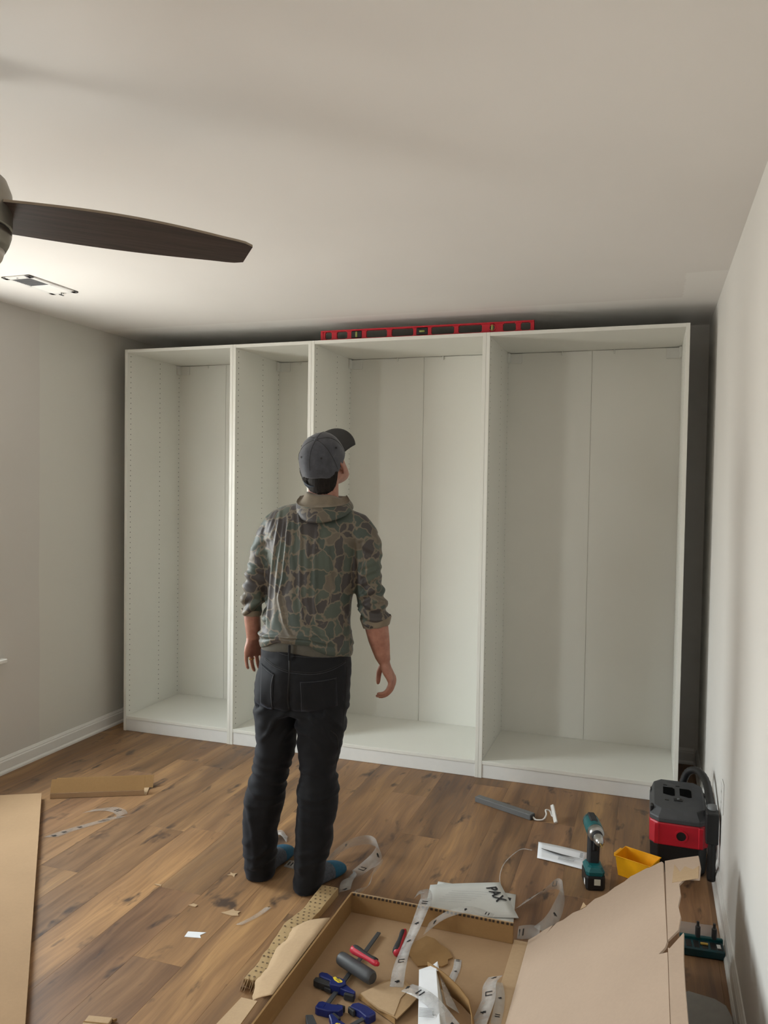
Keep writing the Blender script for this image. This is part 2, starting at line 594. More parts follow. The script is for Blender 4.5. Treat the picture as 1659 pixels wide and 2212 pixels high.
M_CARD = cardboard('kraft_board', (168, 139, 108), .06)
M_CARDB = cardboard('kraft_board_flap', (188, 166, 147), .05, 0)
M_CARDD = cardboard('kraft_board_brown', (150, 118, 79), .08)
M_CARDL = cardboard('torn_kraft_ply', (188, 161, 129), .08)
M_CORR = cardboard('bare_corrugation', (176, 146, 110), .10, 1)
M_FLUTEK = paint('recess_black', (0.003, 0.003, 0.003), .95, spec=.05)
M_FLUTE = paint('flute_shadow_brown', (0.045, 0.028, 0.018), .95)
M_BLACK = paint('black_plastic', (0.008, 0.008, 0.009), .45, var=.1, bump=.15, bscale=600)
M_BLACKM = paint('black_rubber', (0.022, 0.022, 0.024), .7, var=.15, bump=.2, bscale=500)
M_DGREY = paint('charcoal_plastic', (0.055, 0.057, 0.062), .5, var=.1, bump=.12, bscale=600)
M_RED = paint('red_plastic', (0.50, 0.010, 0.025), .38, var=.06)
M_REDH = paint('red_handle', (0.52, 0.025, 0.05), .4, var=.1)
M_TEAL = paint('teal_plastic', (0.004, 0.11, 0.12), .4, var=.08)
M_TEALD = paint('dark_teal_case', (0.004, 0.05, 0.065), .4, var=.1)
M_BLUE = paint('navy_plastic', (0.008, 0.018, 0.13), .35, var=.1)
M_YEL = paint('yellow_plastic', (0.90, 0.42, 0.006), .42, var=.05)
M_YLAB = paint('yellow_print', (0.80, 0.62, 0.04), .5, var=.04)
M_STEEL = paint('brushed_steel', (0.50, 0.50, 0.49), .3, 1.0, var=.08)
M_GREYM = paint('grey_casing', (0.16, 0.165, 0.17), .5, var=.04)
M_WHITE = paint('white_cable', (0.80, 0.79, 0.77), .45, var=.02)
M_PAPER = paint('white_paper', (0.86, 0.88, 0.92), .75, var=.015, spec=.2)
M_PAPERG = paint('newsprint_paper', (0.70, 0.71, 0.69), .8, var=.02, spec=.2)
M_INK = paint('black_ink', (0.015, 0.015, 0.018), .7)
M_INKG = paint('grey_ink', (0.36, 0.37, 0.38), .8, var=.25, scale=900)
M_NICK = paint('brushed_nickel', (0.33, 0.31, 0.27), .38, 1.0, var=.05)
M_BRASS = paint('gold_bit', (0.55, 0.38, 0.10), .35, 1.0)


def film(name, alpha, col, rough=.18):
    t = NT(name)
    tr = t.n('ShaderNodeBsdfTransparent', {'Color': (0.97, 0.97, 0.97, 1)})
    v = t.coords('Object')
    nz = t.noise(v, 22, 2, .5)
    al = t.n('ShaderNodeMapRange', {0: nz, 1: .3, 2: .75, 3: alpha * .65, 4: min(1, alpha * 1.5)}).outputs[0]
    p = t.n('ShaderNodeBsdfPrincipled', {'Base Color': (*col, 1), 'Roughness': rough, 'Specular IOR Level': .5})
    mx_ = t.n('ShaderNodeMixShader', {0: al})
    t.t.links.new(tr.outputs[0], mx_.inputs[1])
    t.t.links.new(p.outputs[0], mx_.inputs[2])
    t.t.links.new(mx_.outputs[0], t.out.inputs[0])
    return t.m

M_TAPE = film('clear_packing_tape', .20, (.80, .80, .78))
M_TAPE2 = film('hazy_packing_tape', .30, (.80, .80, .80))
M_TAPE3 = film('thin_floor_tape', .13, (.70, .68, .64), .3)
M_CLEAR = film('clear_plastic_lid', .22, (.75, .75, .75))


def text_mb(s, size, off=0.0, M=None, mb=None):
    cu = bpy.data.curves.new('txt', 'FONT')
    cu.body = s
    cu.size = size
    cu.offset = off
    cu.align_x = 'CENTER'
    cu.align_y = 'CENTER'
    cu.resolution_u = 3
    ob = bpy.data.objects.new('txt', cu)
    COL.objects.link(ob)
    dg = bpy.context.evaluated_depsgraph_get()
    me = ob.evaluated_get(dg).to_mesh()
    mb = mb or MB()
    mb.add([tuple(v_.co) for v_ in me.vertices], [tuple(p.vertices) for p in me.polygons], 0, M)
    ob.evaluated_get(dg).to_mesh_clear()
    bpy.data.objects.remove(ob, do_unlink=True)
    bpy.data.curves.remove(cu)
    return mb


def RZ(a):
    return Matrix.Rotation(a, 4, 'Z')


def TR(x, y, z=0):
    return Matrix.Translation((x, y, z))


def jag(p0, p1, n, amp, rng_):
    """jagged torn edge between two 2-D points"""
    out = []
    d = Vector((p1[0] - p0[0], p1[1] - p0[1]))
    nn = Vector((-d.y, d.x)).normalized()
    for i in range(n):
        t_ = i / n + (rng_.uniform(-.3, .3) / n if i else 0)
        q = Vector(p0) + d * t_ + nn * (rng_.uniform(-amp, amp) if i else 0)
        out.append((q.x, q.y))
    return out

RG = random.Random(5)

# ================================================================== spirit level on the wardrobe
lv = thing('spirit_level', 'long red box-frame spirit level lying on top of the wardrobe row', 'spirit level', (1.294, .028, 2.3642))
L = 1.199
ys0, ys1 = 0.0, 0.024
beam = MB()
beam.cbox(0, L, ys0, ys1, 0, .008, .001).cbox(0, L, ys0, ys1, .050, .058, .001)
cuts = [(.024, .065), (.095, .159), (.183, .246), (.271, .394), (.420, .545), (.562, .627), (.646, .773), (.796, .924), (.964, .995), (1.035, 1.104), (1.129, 1.180)]
prev = 0.0
for a, b in cuts + [(L, L)]:
    if a - prev > .001:
        beam.box(prev, a, .006, .018, .007, .051)
    if b > a:
        for x1_, x2_ in ((a, a + .005), (b - .005, b)):
            for z1_, z2_ in ((.008, .013), (.045, .050)):
                beam.box(x1_, x2_, .006, .018, z1_, z2_)
    prev = b
for x in (0.0, L - .012):
    beam.box(x, x + .012, .002, .022, 0, .058)
obj('beam', beam, M_RED, lv)
M_VIAL = paint('green_vial', (0.32, 0.36, 0.10), .2)
for (a, b), rot in (((.183, .246), True), ((.562, .627), False), ((.964, .995), True)):
    cx_ = (a + b) / 2
    if b - a > .05:
        h_ = MB().cbox(a, b, .003, .021, .009, .049, .003)
        ho = obj('vial_holder', h_, M_BLACK, lv)
    else:
        ring = MB().lathe([(.014, -.009), (.019, -.009), (.019, .009), (.014, .009), (.014, -.009)], 20, 0, TR(cx_, .012, .029) @ Matrix.Rotation(math.pi / 2, 4, 'X'), cap=False)
        ho = obj('vial_holder', ring, M_RED, lv)
    if rot:
        Mv = TR(cx_, .004, .029)
    else:
        Mv = TR(cx_, .004, .029) @ Matrix.Rotation(math.pi / 2, 4, 'Y')
    obj('vial', MB().lathe([(.002, -.016), (.006, -.014), (.006, .014), (.002, .016)], 12, 0, Mv), M_VIAL, ho, smooth=True)

# ================================================================== ceiling fan
t = NT('walnut_blade')
v = t.coords('Object', (3, 60, 60))
gr = t.noise(v, 1.5, 5, .6, .6)
M_BLADE = t.bsdf(t.ramp(gr, [(.3, (.024, .015, .013)), (.55, (.050, .031, .027)), (.75, (.075, .048, .040))]), .5, 0, t.bump(gr, .1, .0005))
M_BEDGE = paint('blade_edge_tan', (0.30, 0.24, 0.18), .6)
FX, FY, FZ = 1.6093, -2.7564, 2.1514
fan = thing('ceiling_fan', 'ceiling fan with dark walnut blades and brushed nickel motor', 'ceiling fan', (FX, FY, FZ))
hs = MB().lathe([(.028, .11), (.075, .10), (.105, .075), (.1165, .045), (.117, .035), (.117, -.03), (.1155, -.034)], 40)
obj('motor_housing', hs, M_NICK, fan, smooth=True)
obj('housing_gap', MB().lathe([(.1135, -.034), (.1135, -.038)], 40), M_BLACK, fan)
hs = MB().lathe([(.116, -.038), (.115, -.05), (.110, -.066), (.103, -.080), (.100, -.081)], 40)
obj('lower_housing', hs, M_NICK, fan, smooth=True)
M_BOWL = paint('frosted_glass_bowl', (0.62, 0.58, 0.52), .35, var=.02)
obj('light_bowl', MB().lathe([(.101, -.081), (.096, -.098), (.082, -.117), (.058, -.134), (.028, -.144), (.002, -.147)], 40), M_BOWL, fan, smooth=True)
obj('downrod', MB().lathe([(.0135, .10), (.0135, .27)], 16), M_NICK, fan, smooth=True)
obj('canopy', MB().lathe([(.02, .245), (.045, .262), (.065, .295), (.068, .3235)], 28), M_NICK, fan, smooth=True)
for kb in range(3):
    th = .7987 + kb * 2 * math.pi / 3
    R_ = .6717
    al = .2209
    nseg = 28
    top, bot = [], []
    rows = []
    for i in range(nseg + 1):
        u_ = i / nseg
        s_ = .085 + (R_ - .085) * u_
        w_ = .1354 + .016 * math.sin(math.pi * min(1, u_ * 1.15)) - .032 * u_ ** 2.2
        if u_ > .93:
            w_ -= .020 * ((u_ - .93) / .07) ** 2.5
        bow = .014 * math.sin(math.pi * u_)
        rows.append((s_, -w_ / 2 + bow * 0, w_ / 2 + bow))
    bl = MB()
    ring = []
    pts = [(s_, b_) for s_, a_, b_ in rows] + [(s_, a_) for s_, a_, b_ in reversed(rows)]
    pr = MB().prism(pts, -.0035, .0035)
    # y<0 of the local frame is the side toward the camera and is lifted by the pitch
    Mb = RZ(th) @ Matrix.Rotation(-al, 4, 'X')
    bo = obj('blade', MB().prism([(x, -y) for x, y in pts], -.0033, .0033), M_BLADE, fan)
    bo.matrix_local = Mb
    eb = MB()
    for i in range(nseg):
        (s1, _, b1), (s2, _, b2) = rows[i], rows[i + 1]
        eb.add([(s1, -b1 - .0006, -.003), (s2, -b2 - .0006, -.003), (s2, -b2 - .0006, .0034), (s1, -b1 - .0006, .0034)], [(0, 1, 2, 3)])
    obj('blade_edge', eb, M_BEDGE, bo)
    ar = obj('blade_arm', MB().cbox(.075, .20, -.022, .022, .0034, .010, .002), M_NICK, fan)
    ar.matrix_local = Mb

# ================================================================== ceiling vent
vt = thing('ceiling_vent', 'white ceiling register with shade coloured into half its louvres, left of the fan', 'vent', (.3425, -1.087, ZC))
fr = MB()
hx_, hy_ = .0775, .164
for x0_, x1_, y0_, y1_ in ((-hx_, hx_, -hy_, -hy_ + .035), (-hx_, hx_, hy_ - .035, hy_), (-hx_, -hx_ + .025, -hy_, hy_), (hx_ - .025, hx_, -hy_, hy_)):
    fr.box(x0_, x1_, y0_, y1_, -.007, -.0005)
fr.box(-hx_, hx_, -.004, .004, -.007, -.0005)
obj('frame', fr, M_WHITE, vt, bevel=.0015)
obj('duct', MB().box(-hx_ + .02, hx_ - .02, -hy_ + .03, hy_ - .03, -.0014, -.0004), paint('duct_grey', (.10, .10, .11), .8), vt)
M_SLAT = paint('louvre_shaded', (.30, .30, .31), .5)  # same white louvres, with the shade of this half put into the colour
for i in range(12):
    yy = -hy_ + .040 + i * .0104
    sl = obj('louvre', MB().box(-hx_ + .025, hx_ - .025, -.0042, .0042, -.0004, .0004), M_SLAT, vt)
    sl.location = (0, yy, -.0045)
    sl.rotation_euler = (math.radians(40), 0, 0)
for i in range(12):
    yy = .009 + i * .0104
    sl = obj('louvre', MB().box(-hx_ + .025, hx_ - .025, -.0052, .0052, -.0004, .0004), M_WHITE, vt)
    sl.location = (0, yy, -.0060)
    sl.rotation_euler = (math.radians(-18), 0, 0)
obj('damper_lever', MB().cbox(-.004, .004, .120, .150, -.020, -.016, .001).box(-.0015, .0015, .134, .137, -.017, -.006), M_GREYM, vt)
for yy in (-hy_ + .016, hy_ - .016):
    obj('screw', MB().lathe([(.004, -.0085), (.004, -.0065)], 10, 0, TR(0, yy, 0)), M_GREYM, vt)

# ================================================================== wall outlet
ot = thing('wall_outlet', 'white wall outlet plate on the right wall above the vacuum hose', 'outlet', (XR - .0002, -.93, .40))
obj('cover_plate', MB().cbox(-.005, 0, -.036, .036, -.058, .058, .0025), M_WHITE, ot)
for z in (-.02, .02):
    sk = obj('socket', MB().cbox(-.0065, -.003, -.017, .017, z - .014, z + .014, .0015), M_TRIM, ot)
    for yy in (-.006, .006):
        obj('slot', MB().box(-.0068, -.006, yy - .001, yy + .001, z - .004, z + .005), M_INK, sk)

# ================================================================== shop vacuum
vc = thing('shop_vacuum', 'red and black cordless shop vacuum beside the right wall', 'vacuum', (3.228, -.632, 0))

def octring(hx, hy, c, z, dy=0.0, ztilt=0.0):
    P = [(hx, -hy + c), (hx, hy - c), (hx - c, hy), (-hx + c, hy), (-hx, hy - c), (-hx, -hy + c), (-hx + c, -hy), (hx - c, -hy)]
    return [(x, y + dy, z + ztilt * y) for x, y in P]

tank = MB().loft([octring(.098, .128, .03, 0), octring(.104, .138, .03, .012), octring(.108, .146, .03, .105), octring(.109, .148, .03, .121)])
obj('tank', tank, M_BLACK, vc, bevel=.003)
band = MB().loft([octring(.1105, .150, .03, .121), octring(.1115, .151, .03, .126), octring(.1105, .150, .03, .205), octring(.108, .147, .03, .212)])
obj('red_band', band, M_RED, vc, bevel=.002)
for sx_ in (-1, 1):
    obj('side_rib', MB().cbox(.074 if sx_ > 0 else -.094, .094 if sx_ > 0 else -.074, -.1535, -.146, .123, .207, .003), M_RED, vc)
lid = MB().loft([octring(.112, .152, .034, .212, 0, -.0), octring(.112, .152, .034, .236, 0, .03), octring(.097, .134, .030, .272, .006, .10), octring(.094, .130, .028, .2745, .006, .10)])
lo = obj('lid', lid, M_DGREY, vc, bevel=.003)
def lid_z(y):
    return .2752 + .10 * (y - .006) * 1.0
for cx_ in (-.036, .030):
    y0_, y1_ = -.004, .064
    pts = [(cx_ - .023, y0_ + .008), (cx_ + .012, y0_ - .004), (cx_ + .023, y0_), (cx_ + .023, y1_ - .012), (cx_ + .014, y1_), (cx_ - .023, y1_)]
    n_ = len(pts)
    obj('grip_recess', MB().add([(x, y, lid_z(y) + .0012) for x, y in pts] + [(x, y, lid_z(y) - .001) for x, y in pts],
        [tuple(range(n_)), tuple(reversed(range(n_, 2 * n_)))] + [(i, (i + 1) % n_, n_ + (i + 1) % n_, n_ + i) for i in range(n_)]), M_FLUTEK, lo)
obj('latch', MB().cbox(-.018, .016, -.052, -.030, lid_z(-.041) - .004, lid_z(-.041) + .004, .002), M_BLACK, lo)
obj('latch_button', MB().lathe([(.006, 0), (.005, .004)], 12, 0, TR(0, -.041, lid_z(-.041) + .003)), M_GREYM, lo)
for sx_ in (-1, 1):
    for yy in (-.10, .09):
        obj('clasp', MB().cbox(sx_ * .104 - .006, sx_ * .104 + .006, yy - .016, yy + .016, .222, .262, .003), M_BLACK, lo)
for x_, y_ in ((-.05, .085), (.0, .085), (-.045, -.05)):
    obj('vent_mark', MB().cbox(x_ - .008, x_ + .008, y_ - .004, y_ + .004, lid_z(y_) - .002, lid_z(y_) + .0012, .0005), M_BLACK, lo)
pt = MB().lathe([(.0245, 0), (.0245, .010), (.0185, .010), (.0185, .002)], 28, 0, TR(.010, -.1455, .166) @ Matrix.Rotation(math.pi / 2, 4, 'X'), cap=False)
obj('port_ring', pt, M_RED, vc, smooth=False)
obj('port_hole', MB().lathe([(.0185, .0), (.0185, .0072)], 28, 0, TR(.010, -.1455, .166) @ Matrix.Rotation(math.pi / 2, 4, 'X')), M_BLACK, vc)
hp = smooth_path([(.02, .155, .20), (.025, .162, .275), (.045, .150, .33), (.080, .108, .352), (.108, .03, .340), (.116, -.10, .305), (.1185, -.205, .27), (.119, -.222, .18), (.119, -.222, .04)], 8)
hose = MB()
rr_ = []
for i, q in enumerate(hp):
    rr_.append(.0165 if i % 2 else .0150)
obj('hose', hose.tube(hp, rr_, 14), M_BLACK, vc, smooth=True)
obj('nozzle', MB().cbox(.093, .139, -.262, -.200, .195, .315, .004), M_BLACK, vc)
obj('hose_cuff', MB().tube([(.1185, -.215, .30), (.117, -.195, .325)], [.0185, .0175], 14), M_GREYM, vc, smooth=True)

# ================================================================== cordless drill (standing on its battery)
dr = thing('cordless_drill', 'teal and black cordless drill standing on its battery pack', 'drill', (2.912, -.965, 0), math.radians(-76))
Mx = Matrix.Rotation(math.pi / 2, 4, 'Y')  # lathe axis z -> x
def barrel(prof, z, mat_, name, n=24, **kw):
    return obj(name, MB().lathe([(r_, x) for x, r_ in prof], n, 0, TR(0, 0, z) @ Mx), mat_, dr, smooth=False, angle=35)
zb = .218
barrel([(-.098, .012), (-.096, .024), (-.088, .030), (-.02, .033), (.018, .0325), (.020, .030)], zb, M_TEAL, 'motor_body')
barrel([(-.102, .006), (-.100, .022), (-.092, .0285), (-.075, .0315), (-.073, .0305)], zb, M_BLACK, 'rear_cap')
obj('top_grip', MB().cbox(-.085, -.005, -.014, .014, zb + .026, zb + .0355, .004), M_BLACKM, dr)
barrel([(.018, .0295), (.022, .0315), (.046, .030), (.052, .025), (.054, .02)], zb, M_STEEL, 'gear_housing')
barrel([(.050, .021), (.060, .0215), (.072, .0195), (.073, .015)], zb, M_BLACKM, 'clutch_ring')
barrel([(.071, .0175), (.080, .0195), (.100, .019), (.112, .0165), (.124, .0085), (.126, .004)], zb, M_STEEL, 'chuck')
barrel([(.124, .0026), (.150, .0022), (.160, .0008)], zb, M_BRASS, 'drill_bit')
hd = MB().loft([[( -.030 + .046 * a_ * 1.0 + dx, b_ * .040, z) for a_, b_ in ((0, -.5), (.5, -.62), (1, -.45), (1, .45), (.5, .62), (0, .5))] for z, dx in ((.066, -.012), (.10, -.008), (.14, -.004), (.20, 0))])
obj('handle', hd, M_BLACKM, dr, bevel=.004)
hd2 = MB().loft([[( -.034 + .030 * a_ + dx, b_ * .042, z) for a_, b_ in ((0, -.5), (1, -.5), (1, .5), (0, .5))] for z, dx in ((.10, -.006), (.14, -.002), (.20, .002))])
obj('handle_back', hd2, M_TEAL, dr, bevel=.004)
obj('trigger', MB().cbox(.016, .030, -.009, .009, .145, .185, .004), M_BLACK, dr)
ft = MB().loft([octring(.048, .034, .010, .056), octring(.050, .036, .010, .070), octring(.040, .028, .010, .084), octring(.030, .022, .010, .088)])
fo = obj('foot', ft, M_TEAL, dr)
bt = MB().loft([octring(.050, .034, .008, 0), octring(.052, .037, .008, .008), octring(.052, .037, .008, .048), octring(.050, .036, .008, .056)])
bo_ = obj('battery', bt, M_BLACK, dr)
obj('battery_label', MB().cbox(.0515, .0530, -.006, .018, .022, .046, .0005), paint('cream_label', (.62, .60, .50), .5), bo_)
obj('battery_button', MB().cbox(.010, .030, -.0375, -.0385 + .003, .012, .032, .0005), M_WHITE, bo_)

# ================================================================== yellow bin
yb_ = thing('yellow_bin', 'small open yellow plastic bin in front of the vacuum', 'bin', (3.075, -.835, 0), math.radians(-22))
o1, o2, hgt = (.062, .044), (.074, .053), .082
wl = MB()
def rect(hx, hy, z, dx=0):
    return [(hx + dx, -hy, z), (hx + dx, hy, z), (-hx + dx, hy, z), (-hx + dx, -hy, z)]
wl.loft([rect(.060, .042, .004), rect(*o1, 0), rect(.072, .051, hgt * .97), rect(.076, .055, hgt * .97), rect(.076, .055, hgt), rect(.0715, .0505, hgt), rect(.058, .040, .006), rect(.01, .01, .006)], caps=True)
obj('tub', wl, M_YEL, yb_, bevel=.0012)
obj('handle_lip', MB().cbox(-.088, -.076, -.03, .03, hgt - .018, hgt - .002, .002), M_YEL, yb_)

# ================================================================== grey driver bar with white cable
gb = thing('led_driver', 'grey power supply bar with a white lead lying on the floor', 'power supply', (2.455, -.372, 0), math.radians(-23.3))
obj('casing', MB().cbox(-.158, .158, -.019, .019, 0, .026, .002), M_GREYM, gb)
obj('end_cap', MB().cbox(.150, .162, -.0175, .0175, .001, .025, .002), M_DGREY, gb)
cp = smooth_path([(.160, 0, .012), (.180, -.004, .006), (.205, .016, .008), (.205, .045, .022), (.190, .065, .034), (.205, .078, .030), (.225, .062, .018), (.235, .060, .022)], 8)
obj('cable', MB().tube(cp, .0038, 8), M_WHITE, gb, smooth=True)
Mcn = TR(.236, .062, .030) @ RZ(math.radians(-48)) @ Matrix.Rotation(math.radians(30), 4, 'Y') @ Matrix.Rotation(math.radians(35), 4, 'X')
cn = obj('connector', MB().cbox(-.048, .048, -.008, .008, -.006, .006, .0015), M_WHITE, gb)
cn.matrix_local = Mcn
for i in range(9):
    obj('contact', MB().box(-.040 + i * .008, -.036 + i * .008, -.0083, -.0079, -.003, .003), M_INK, cn)

# ================================================================== papers
def sheet_of_paper(name, label, P, mat_, thick=.0012, cat='paper', lift=0.0, bend=0.0, group=None):
    """P: four floor corners a,b,c,d (counter-clockwise); slightly curled"""
    a, b, c_, d_ = [Vector((x, y, 0)) for x, y in P]
    n1, n2 = 10, 6
    ctr = (a + b + c_ + d_) / 4
    vs = []
    for j in range(n2 + 1):
        for i in range(n1 + 1):
            u_, w_ = i / n1, j / n2
            q = (a * (1 - u_) + b * u_) * (1 - w_) + (d_ * (1 - u_) + c_ * u_) * w_
            z = lift + bend * (math.sin(u_ * 3.0 + .4) * .5 + .5) * (.4 + .6 * w_) + .0006
            vs.append((q.x - ctr.x, q.y - ctr.y, z))
    fs = [(j * (n1 + 1) + i, j * (n1 + 1) + i + 1, (j + 1) * (n1 + 1) + i + 1, (j + 1) * (n1 + 1) + i) for j in range(n2) for i in range(n1)]
    t_ = thing(name, label, cat, (ctr.x, ctr.y, 0), 0, group)
    so_ = obj('page', MB().add(vs, fs), mat_, t_, smooth=True, solid=thick)
    return t_, ctr

bk2, c2 = sheet_of_paper('instruction_booklet', 'white instruction booklet mostly covered by the one with bold lettering', [(2.353, -1.382), (2.665, -1.372), (2.640, -1.158), (2.337, -1.166)], M_PAPERG, .003, 'booklet', .002, .003)
mk = MB()
mk.box(.115, .130, .055, .075, .0075, .0079)
obj('print', mk, M_INK, bk2)
bk1, c1 = sheet_of_paper('instruction_booklet', 'white assembly booklet with bold black lettering lying on top behind the open box', [(2.352, -1.425), (2.677, -1.327), (2.567, -1.100), (2.318, -1.215)], M_PAPERG, .003, 'booklet', .008, .004)
tx = text_mb('PAX', .058, .0015, TR(2.570 - c1.x, -1.200 - c1.y, .0155) @ RZ(math.radians(-57)))
obj('print', tx, M_INK, bk1)
ln = MB()
for i in range(6):
    ln.box(-.12 + .012 * i, -.118 + .02 * i + .11, -.03 + .016 * i, -.0292 + .016 * i, .0152, .0154, 0, RZ(math.radians(15)))
obj('drawing', ln, M_INKG, bk1)

lf, cl_ = sheet_of_paper('folded_leaflet', 'folded white leaflet lying on the floor left of the drill', [(2.675, -.826), (2.870, -.862), (2.878, -.706), (2.661, -.678)], M_PAPER, .0008, 'leaflet', .002, .006)
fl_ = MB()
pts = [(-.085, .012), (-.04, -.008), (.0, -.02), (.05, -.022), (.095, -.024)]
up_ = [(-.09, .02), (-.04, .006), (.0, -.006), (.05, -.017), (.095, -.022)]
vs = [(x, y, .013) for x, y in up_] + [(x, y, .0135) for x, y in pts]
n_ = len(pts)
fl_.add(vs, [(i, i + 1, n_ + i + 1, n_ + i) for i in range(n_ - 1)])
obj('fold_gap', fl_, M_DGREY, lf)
fm = MB()
for i in range(4):
    fm.box(.073, .085, -.012 + i * .012, -.004 + i * .012, .0135, .0138)
for i in range(5):
    fm.box(-.01, .055, -.058 + i * .005, -.056 + i * .005, .0135, .0138)
obj('print', fm, M_INKG, lf)

# ================================================================== big opened carton
bx = thing('opened_carton', 'long opened cardboard box with a raised torn flap in the foreground', 'cardboard box', (2.39, -2.68, 0))
OX, OY = 2.39, -2.68
def W(x, y, z):
    return (x - OX, y - OY, z)
YN = -3.86
obj('base_panel', MB().box(2.098 - OX, 2.684 - OX, YN - OY, -1.486 - OY, .002, .007), M_CARD, bx)
ew = MB().box(2.098 - OX, 2.684 - OX, -1.494 - OY, -1.486 - OY, .007, .076)
obj('end_wall', ew, M_CARDD, bx, bevel=.001)
fl_ = MB()
x = 2.104
while x < 2.675:
    wq = RG.uniform(.007, .010)
    fl_.box(x - OX, x + wq - OX, -1.4955 - OY, -1.4885 - OY, .0705, .0768)
    x += wq + RG.uniform(.005, .008)
fo_ = obj('flute_openings', fl_, M_FLUTE, bx)
fo_['kind'] = 'stuff'
rag = MB()
rag.box(2.099 - OX, 2.684 - OX, -1.4905 - OY, -1.4862 - OY, .074, .0785)
obj('rim_ply', rag, M_CARDL, bx)
sw = MB().loft([[W(2.098, -1.486, .004), W(2.098, YN, .004)], [W(2.094, -1.486, .075), W(2.088, YN, .075)], [W(2.089, -1.486, .075), W(2.083, YN, .075)], [W(2.092, -1.486, .004), W(2.092, YN, .004)]], closed=False, caps=False)
obj('side_wall', MB().add([W(2.098, -1.486, .004), W(2.098, YN, .004), W(2.088, YN, .077), W(2.100, -1.486, .077), W(2.092, -1.486, .004), W(2.092, YN, .004), W(2.082, YN, .077), W(2.094, -1.486, .077)],
    [(0, 1, 2, 3), (7, 6, 5, 4), (0, 3, 7, 4), (1, 5, 6, 2), (3, 2, 6, 7), (0, 4, 5, 1)]), M_CARDD, bx)
# outer flap folded down on the left, torn along its outer edge
tornL = smooth_path([(1.990, -1.672, 0), (1.972, -1.72, 0), (1.978, -1.775, 0), (1.970, -1.83, 0), (1.984, -1.90, 0), (1.990, -1.96, 0), (1.986, -2.01, 0), (2.006, -2.06, 0), (2.022, -2.105, 0)], 4)
vs, fs = [], []
for i, q_ in enumerate(tornL):
    x, y = q_.x + RG.uniform(-.002, .002), q_.y
    for w_ in range(5):
        u_ = w_ / 4
        vs.append(W(x + (2.088 - x) * u_, y, .040 + (.0765 - .040) * u_ ** .7 + .0025 * math.sin(i * .5) * (1 - u_)))
fs = [(5 * i + w_, 5 * i + w_ + 1, 5 * i + w_ + 6, 5 * i + w_ + 5) for i in range(len(tornL) - 1) for w_ in range(4)]
obj('outer_flap', MB().add(vs, fs), M_CARDL, bx, smooth=True, solid=.003)
obj('torn_flap', MB().add([W(1.985, -2.100, .040), W(2.045, -2.115, .052), W(2.048, -2.30, .050), W(1.965, -2.32, .036)], [(0, 1, 2, 3)]), M_CARDL, bx, solid=.004)
# hinge strip and raised lid
th = math.radians(40)
obj('hinge_strip', MB().box(2.685 - OX, 2.735 - OX, YN - OY, -1.470 - OY, .006, .011), M_CARDL, bx, bevel=.001)
MF = Matrix(((math.cos(th), 0, -math.sin(th), 2.735 - OX), (0, 1, 0, -OY), (math.sin(th), 0, math.cos(th), .012), (0, 0, 0, 1)))
far = [(.552, -1.500), (.546, -1.487), (.500, -1.478), (.49, -1.470), (.44, -1.462), (.426, -1.458), (.40, -1.468), (.361, -1.466), (.33, -1.476), (.306, -1.472), (.28, -1.462), (.25, -1.476),
       (.235, -1.458), (.232, -1.482), (.19, -1.466), (.15, -1.474), (.122, -1.466), (.085, -1.497), (.068, -1.515), (.092, -1.488), (.105, -1.466), (.063, -1.462), (.03, -1.468), (0, -1.464)]
rt = [(.557, YN), (.557, -2.02), (.530, -2.006), (.550, -1.992), (.557, -1.97)]
obj('lid_flap', MB().prism([(0, YN)] + rt + far, 0, .005, 0, MF), M_CARDB, bx)
thb = math.radians(40 - 16)
ME = Matrix(((math.cos(thb), 0, -math.sin(thb), 2.735 - OX + .5575 * math.cos(th)), (0, 1, 0, -OY), (math.sin(thb), 0, math.cos(thb), .012 + .5575 * math.sin(th)), (0, 0, 0, 1)))
edge = [(0, YN), (.036, YN)]
yy = YN
while yy < -2.03:
    edge.append((RG.uniform(.030, .040), yy + .01))
    yy += RG.uniform(.06, .12)
edge += [(.040, -2.01), (.043, -1.945), (.004, -2.005), (0, -2.0)]
obj('lid_edge', MB().prism(edge, 0, .005, 0, ME), M_CARDB, bx)
edge2 = [(0, -1.965), (.030, -1.925), (.038, -1.86), (.033, -1.80), (.042, -1.74), (.040, -1.675), (.058, -1.648), (.1, -1.672), (.108, -1.60), (.106, -1.52), (.05, -1.505), (0, -1.497)]
obj('lid_edge', MB().prism(edge2, 0, .005, 0, ME), M_CARDB, bx)
obj('torn_ply', MB().prism([(.020, -1.655), (.098, -1.668), (.104, -1.59), (.085, -1.605), (.062, -1.57), (.046, -1.60), (.030, -1.54), (.024, -1.60)], .0051, .0060, 0, ME), M_CARDL, bx)
# ragged scraps of paper ply along the torn far edge
for s_, y_ in ((.235, -1.472),):
    rp = MB().add([tuple(MF @ Vector(q)) for q in ((s_ - .012, y_ - .006, .006), (s_ + .014, y_ - .01, .006), (s_ + .006, y_ + .010, .014))], [(0, 1, 2)])
    obj('torn_sliver', rp, M_CARDL, bx, solid=.002)

# ================================================================== things lying in the carton
ZB = .0072
def flat_piece(name, label, cat, pts, mat_, z=ZB, thick=.004, rot=0.0, wave=.0, group=None, parts=None):
    cx_ = sum(q[0] for q in pts) / len(pts)
    cy_ = sum(q[1] for q in pts) / len(pts)
    o = obj(name, MB().prism([(x - cx_, y - cy_) for x, y in pts], 0, thick), mat_)
    o.location = (cx_, cy_, z)
    tag(o, label, cat, group)
    return o

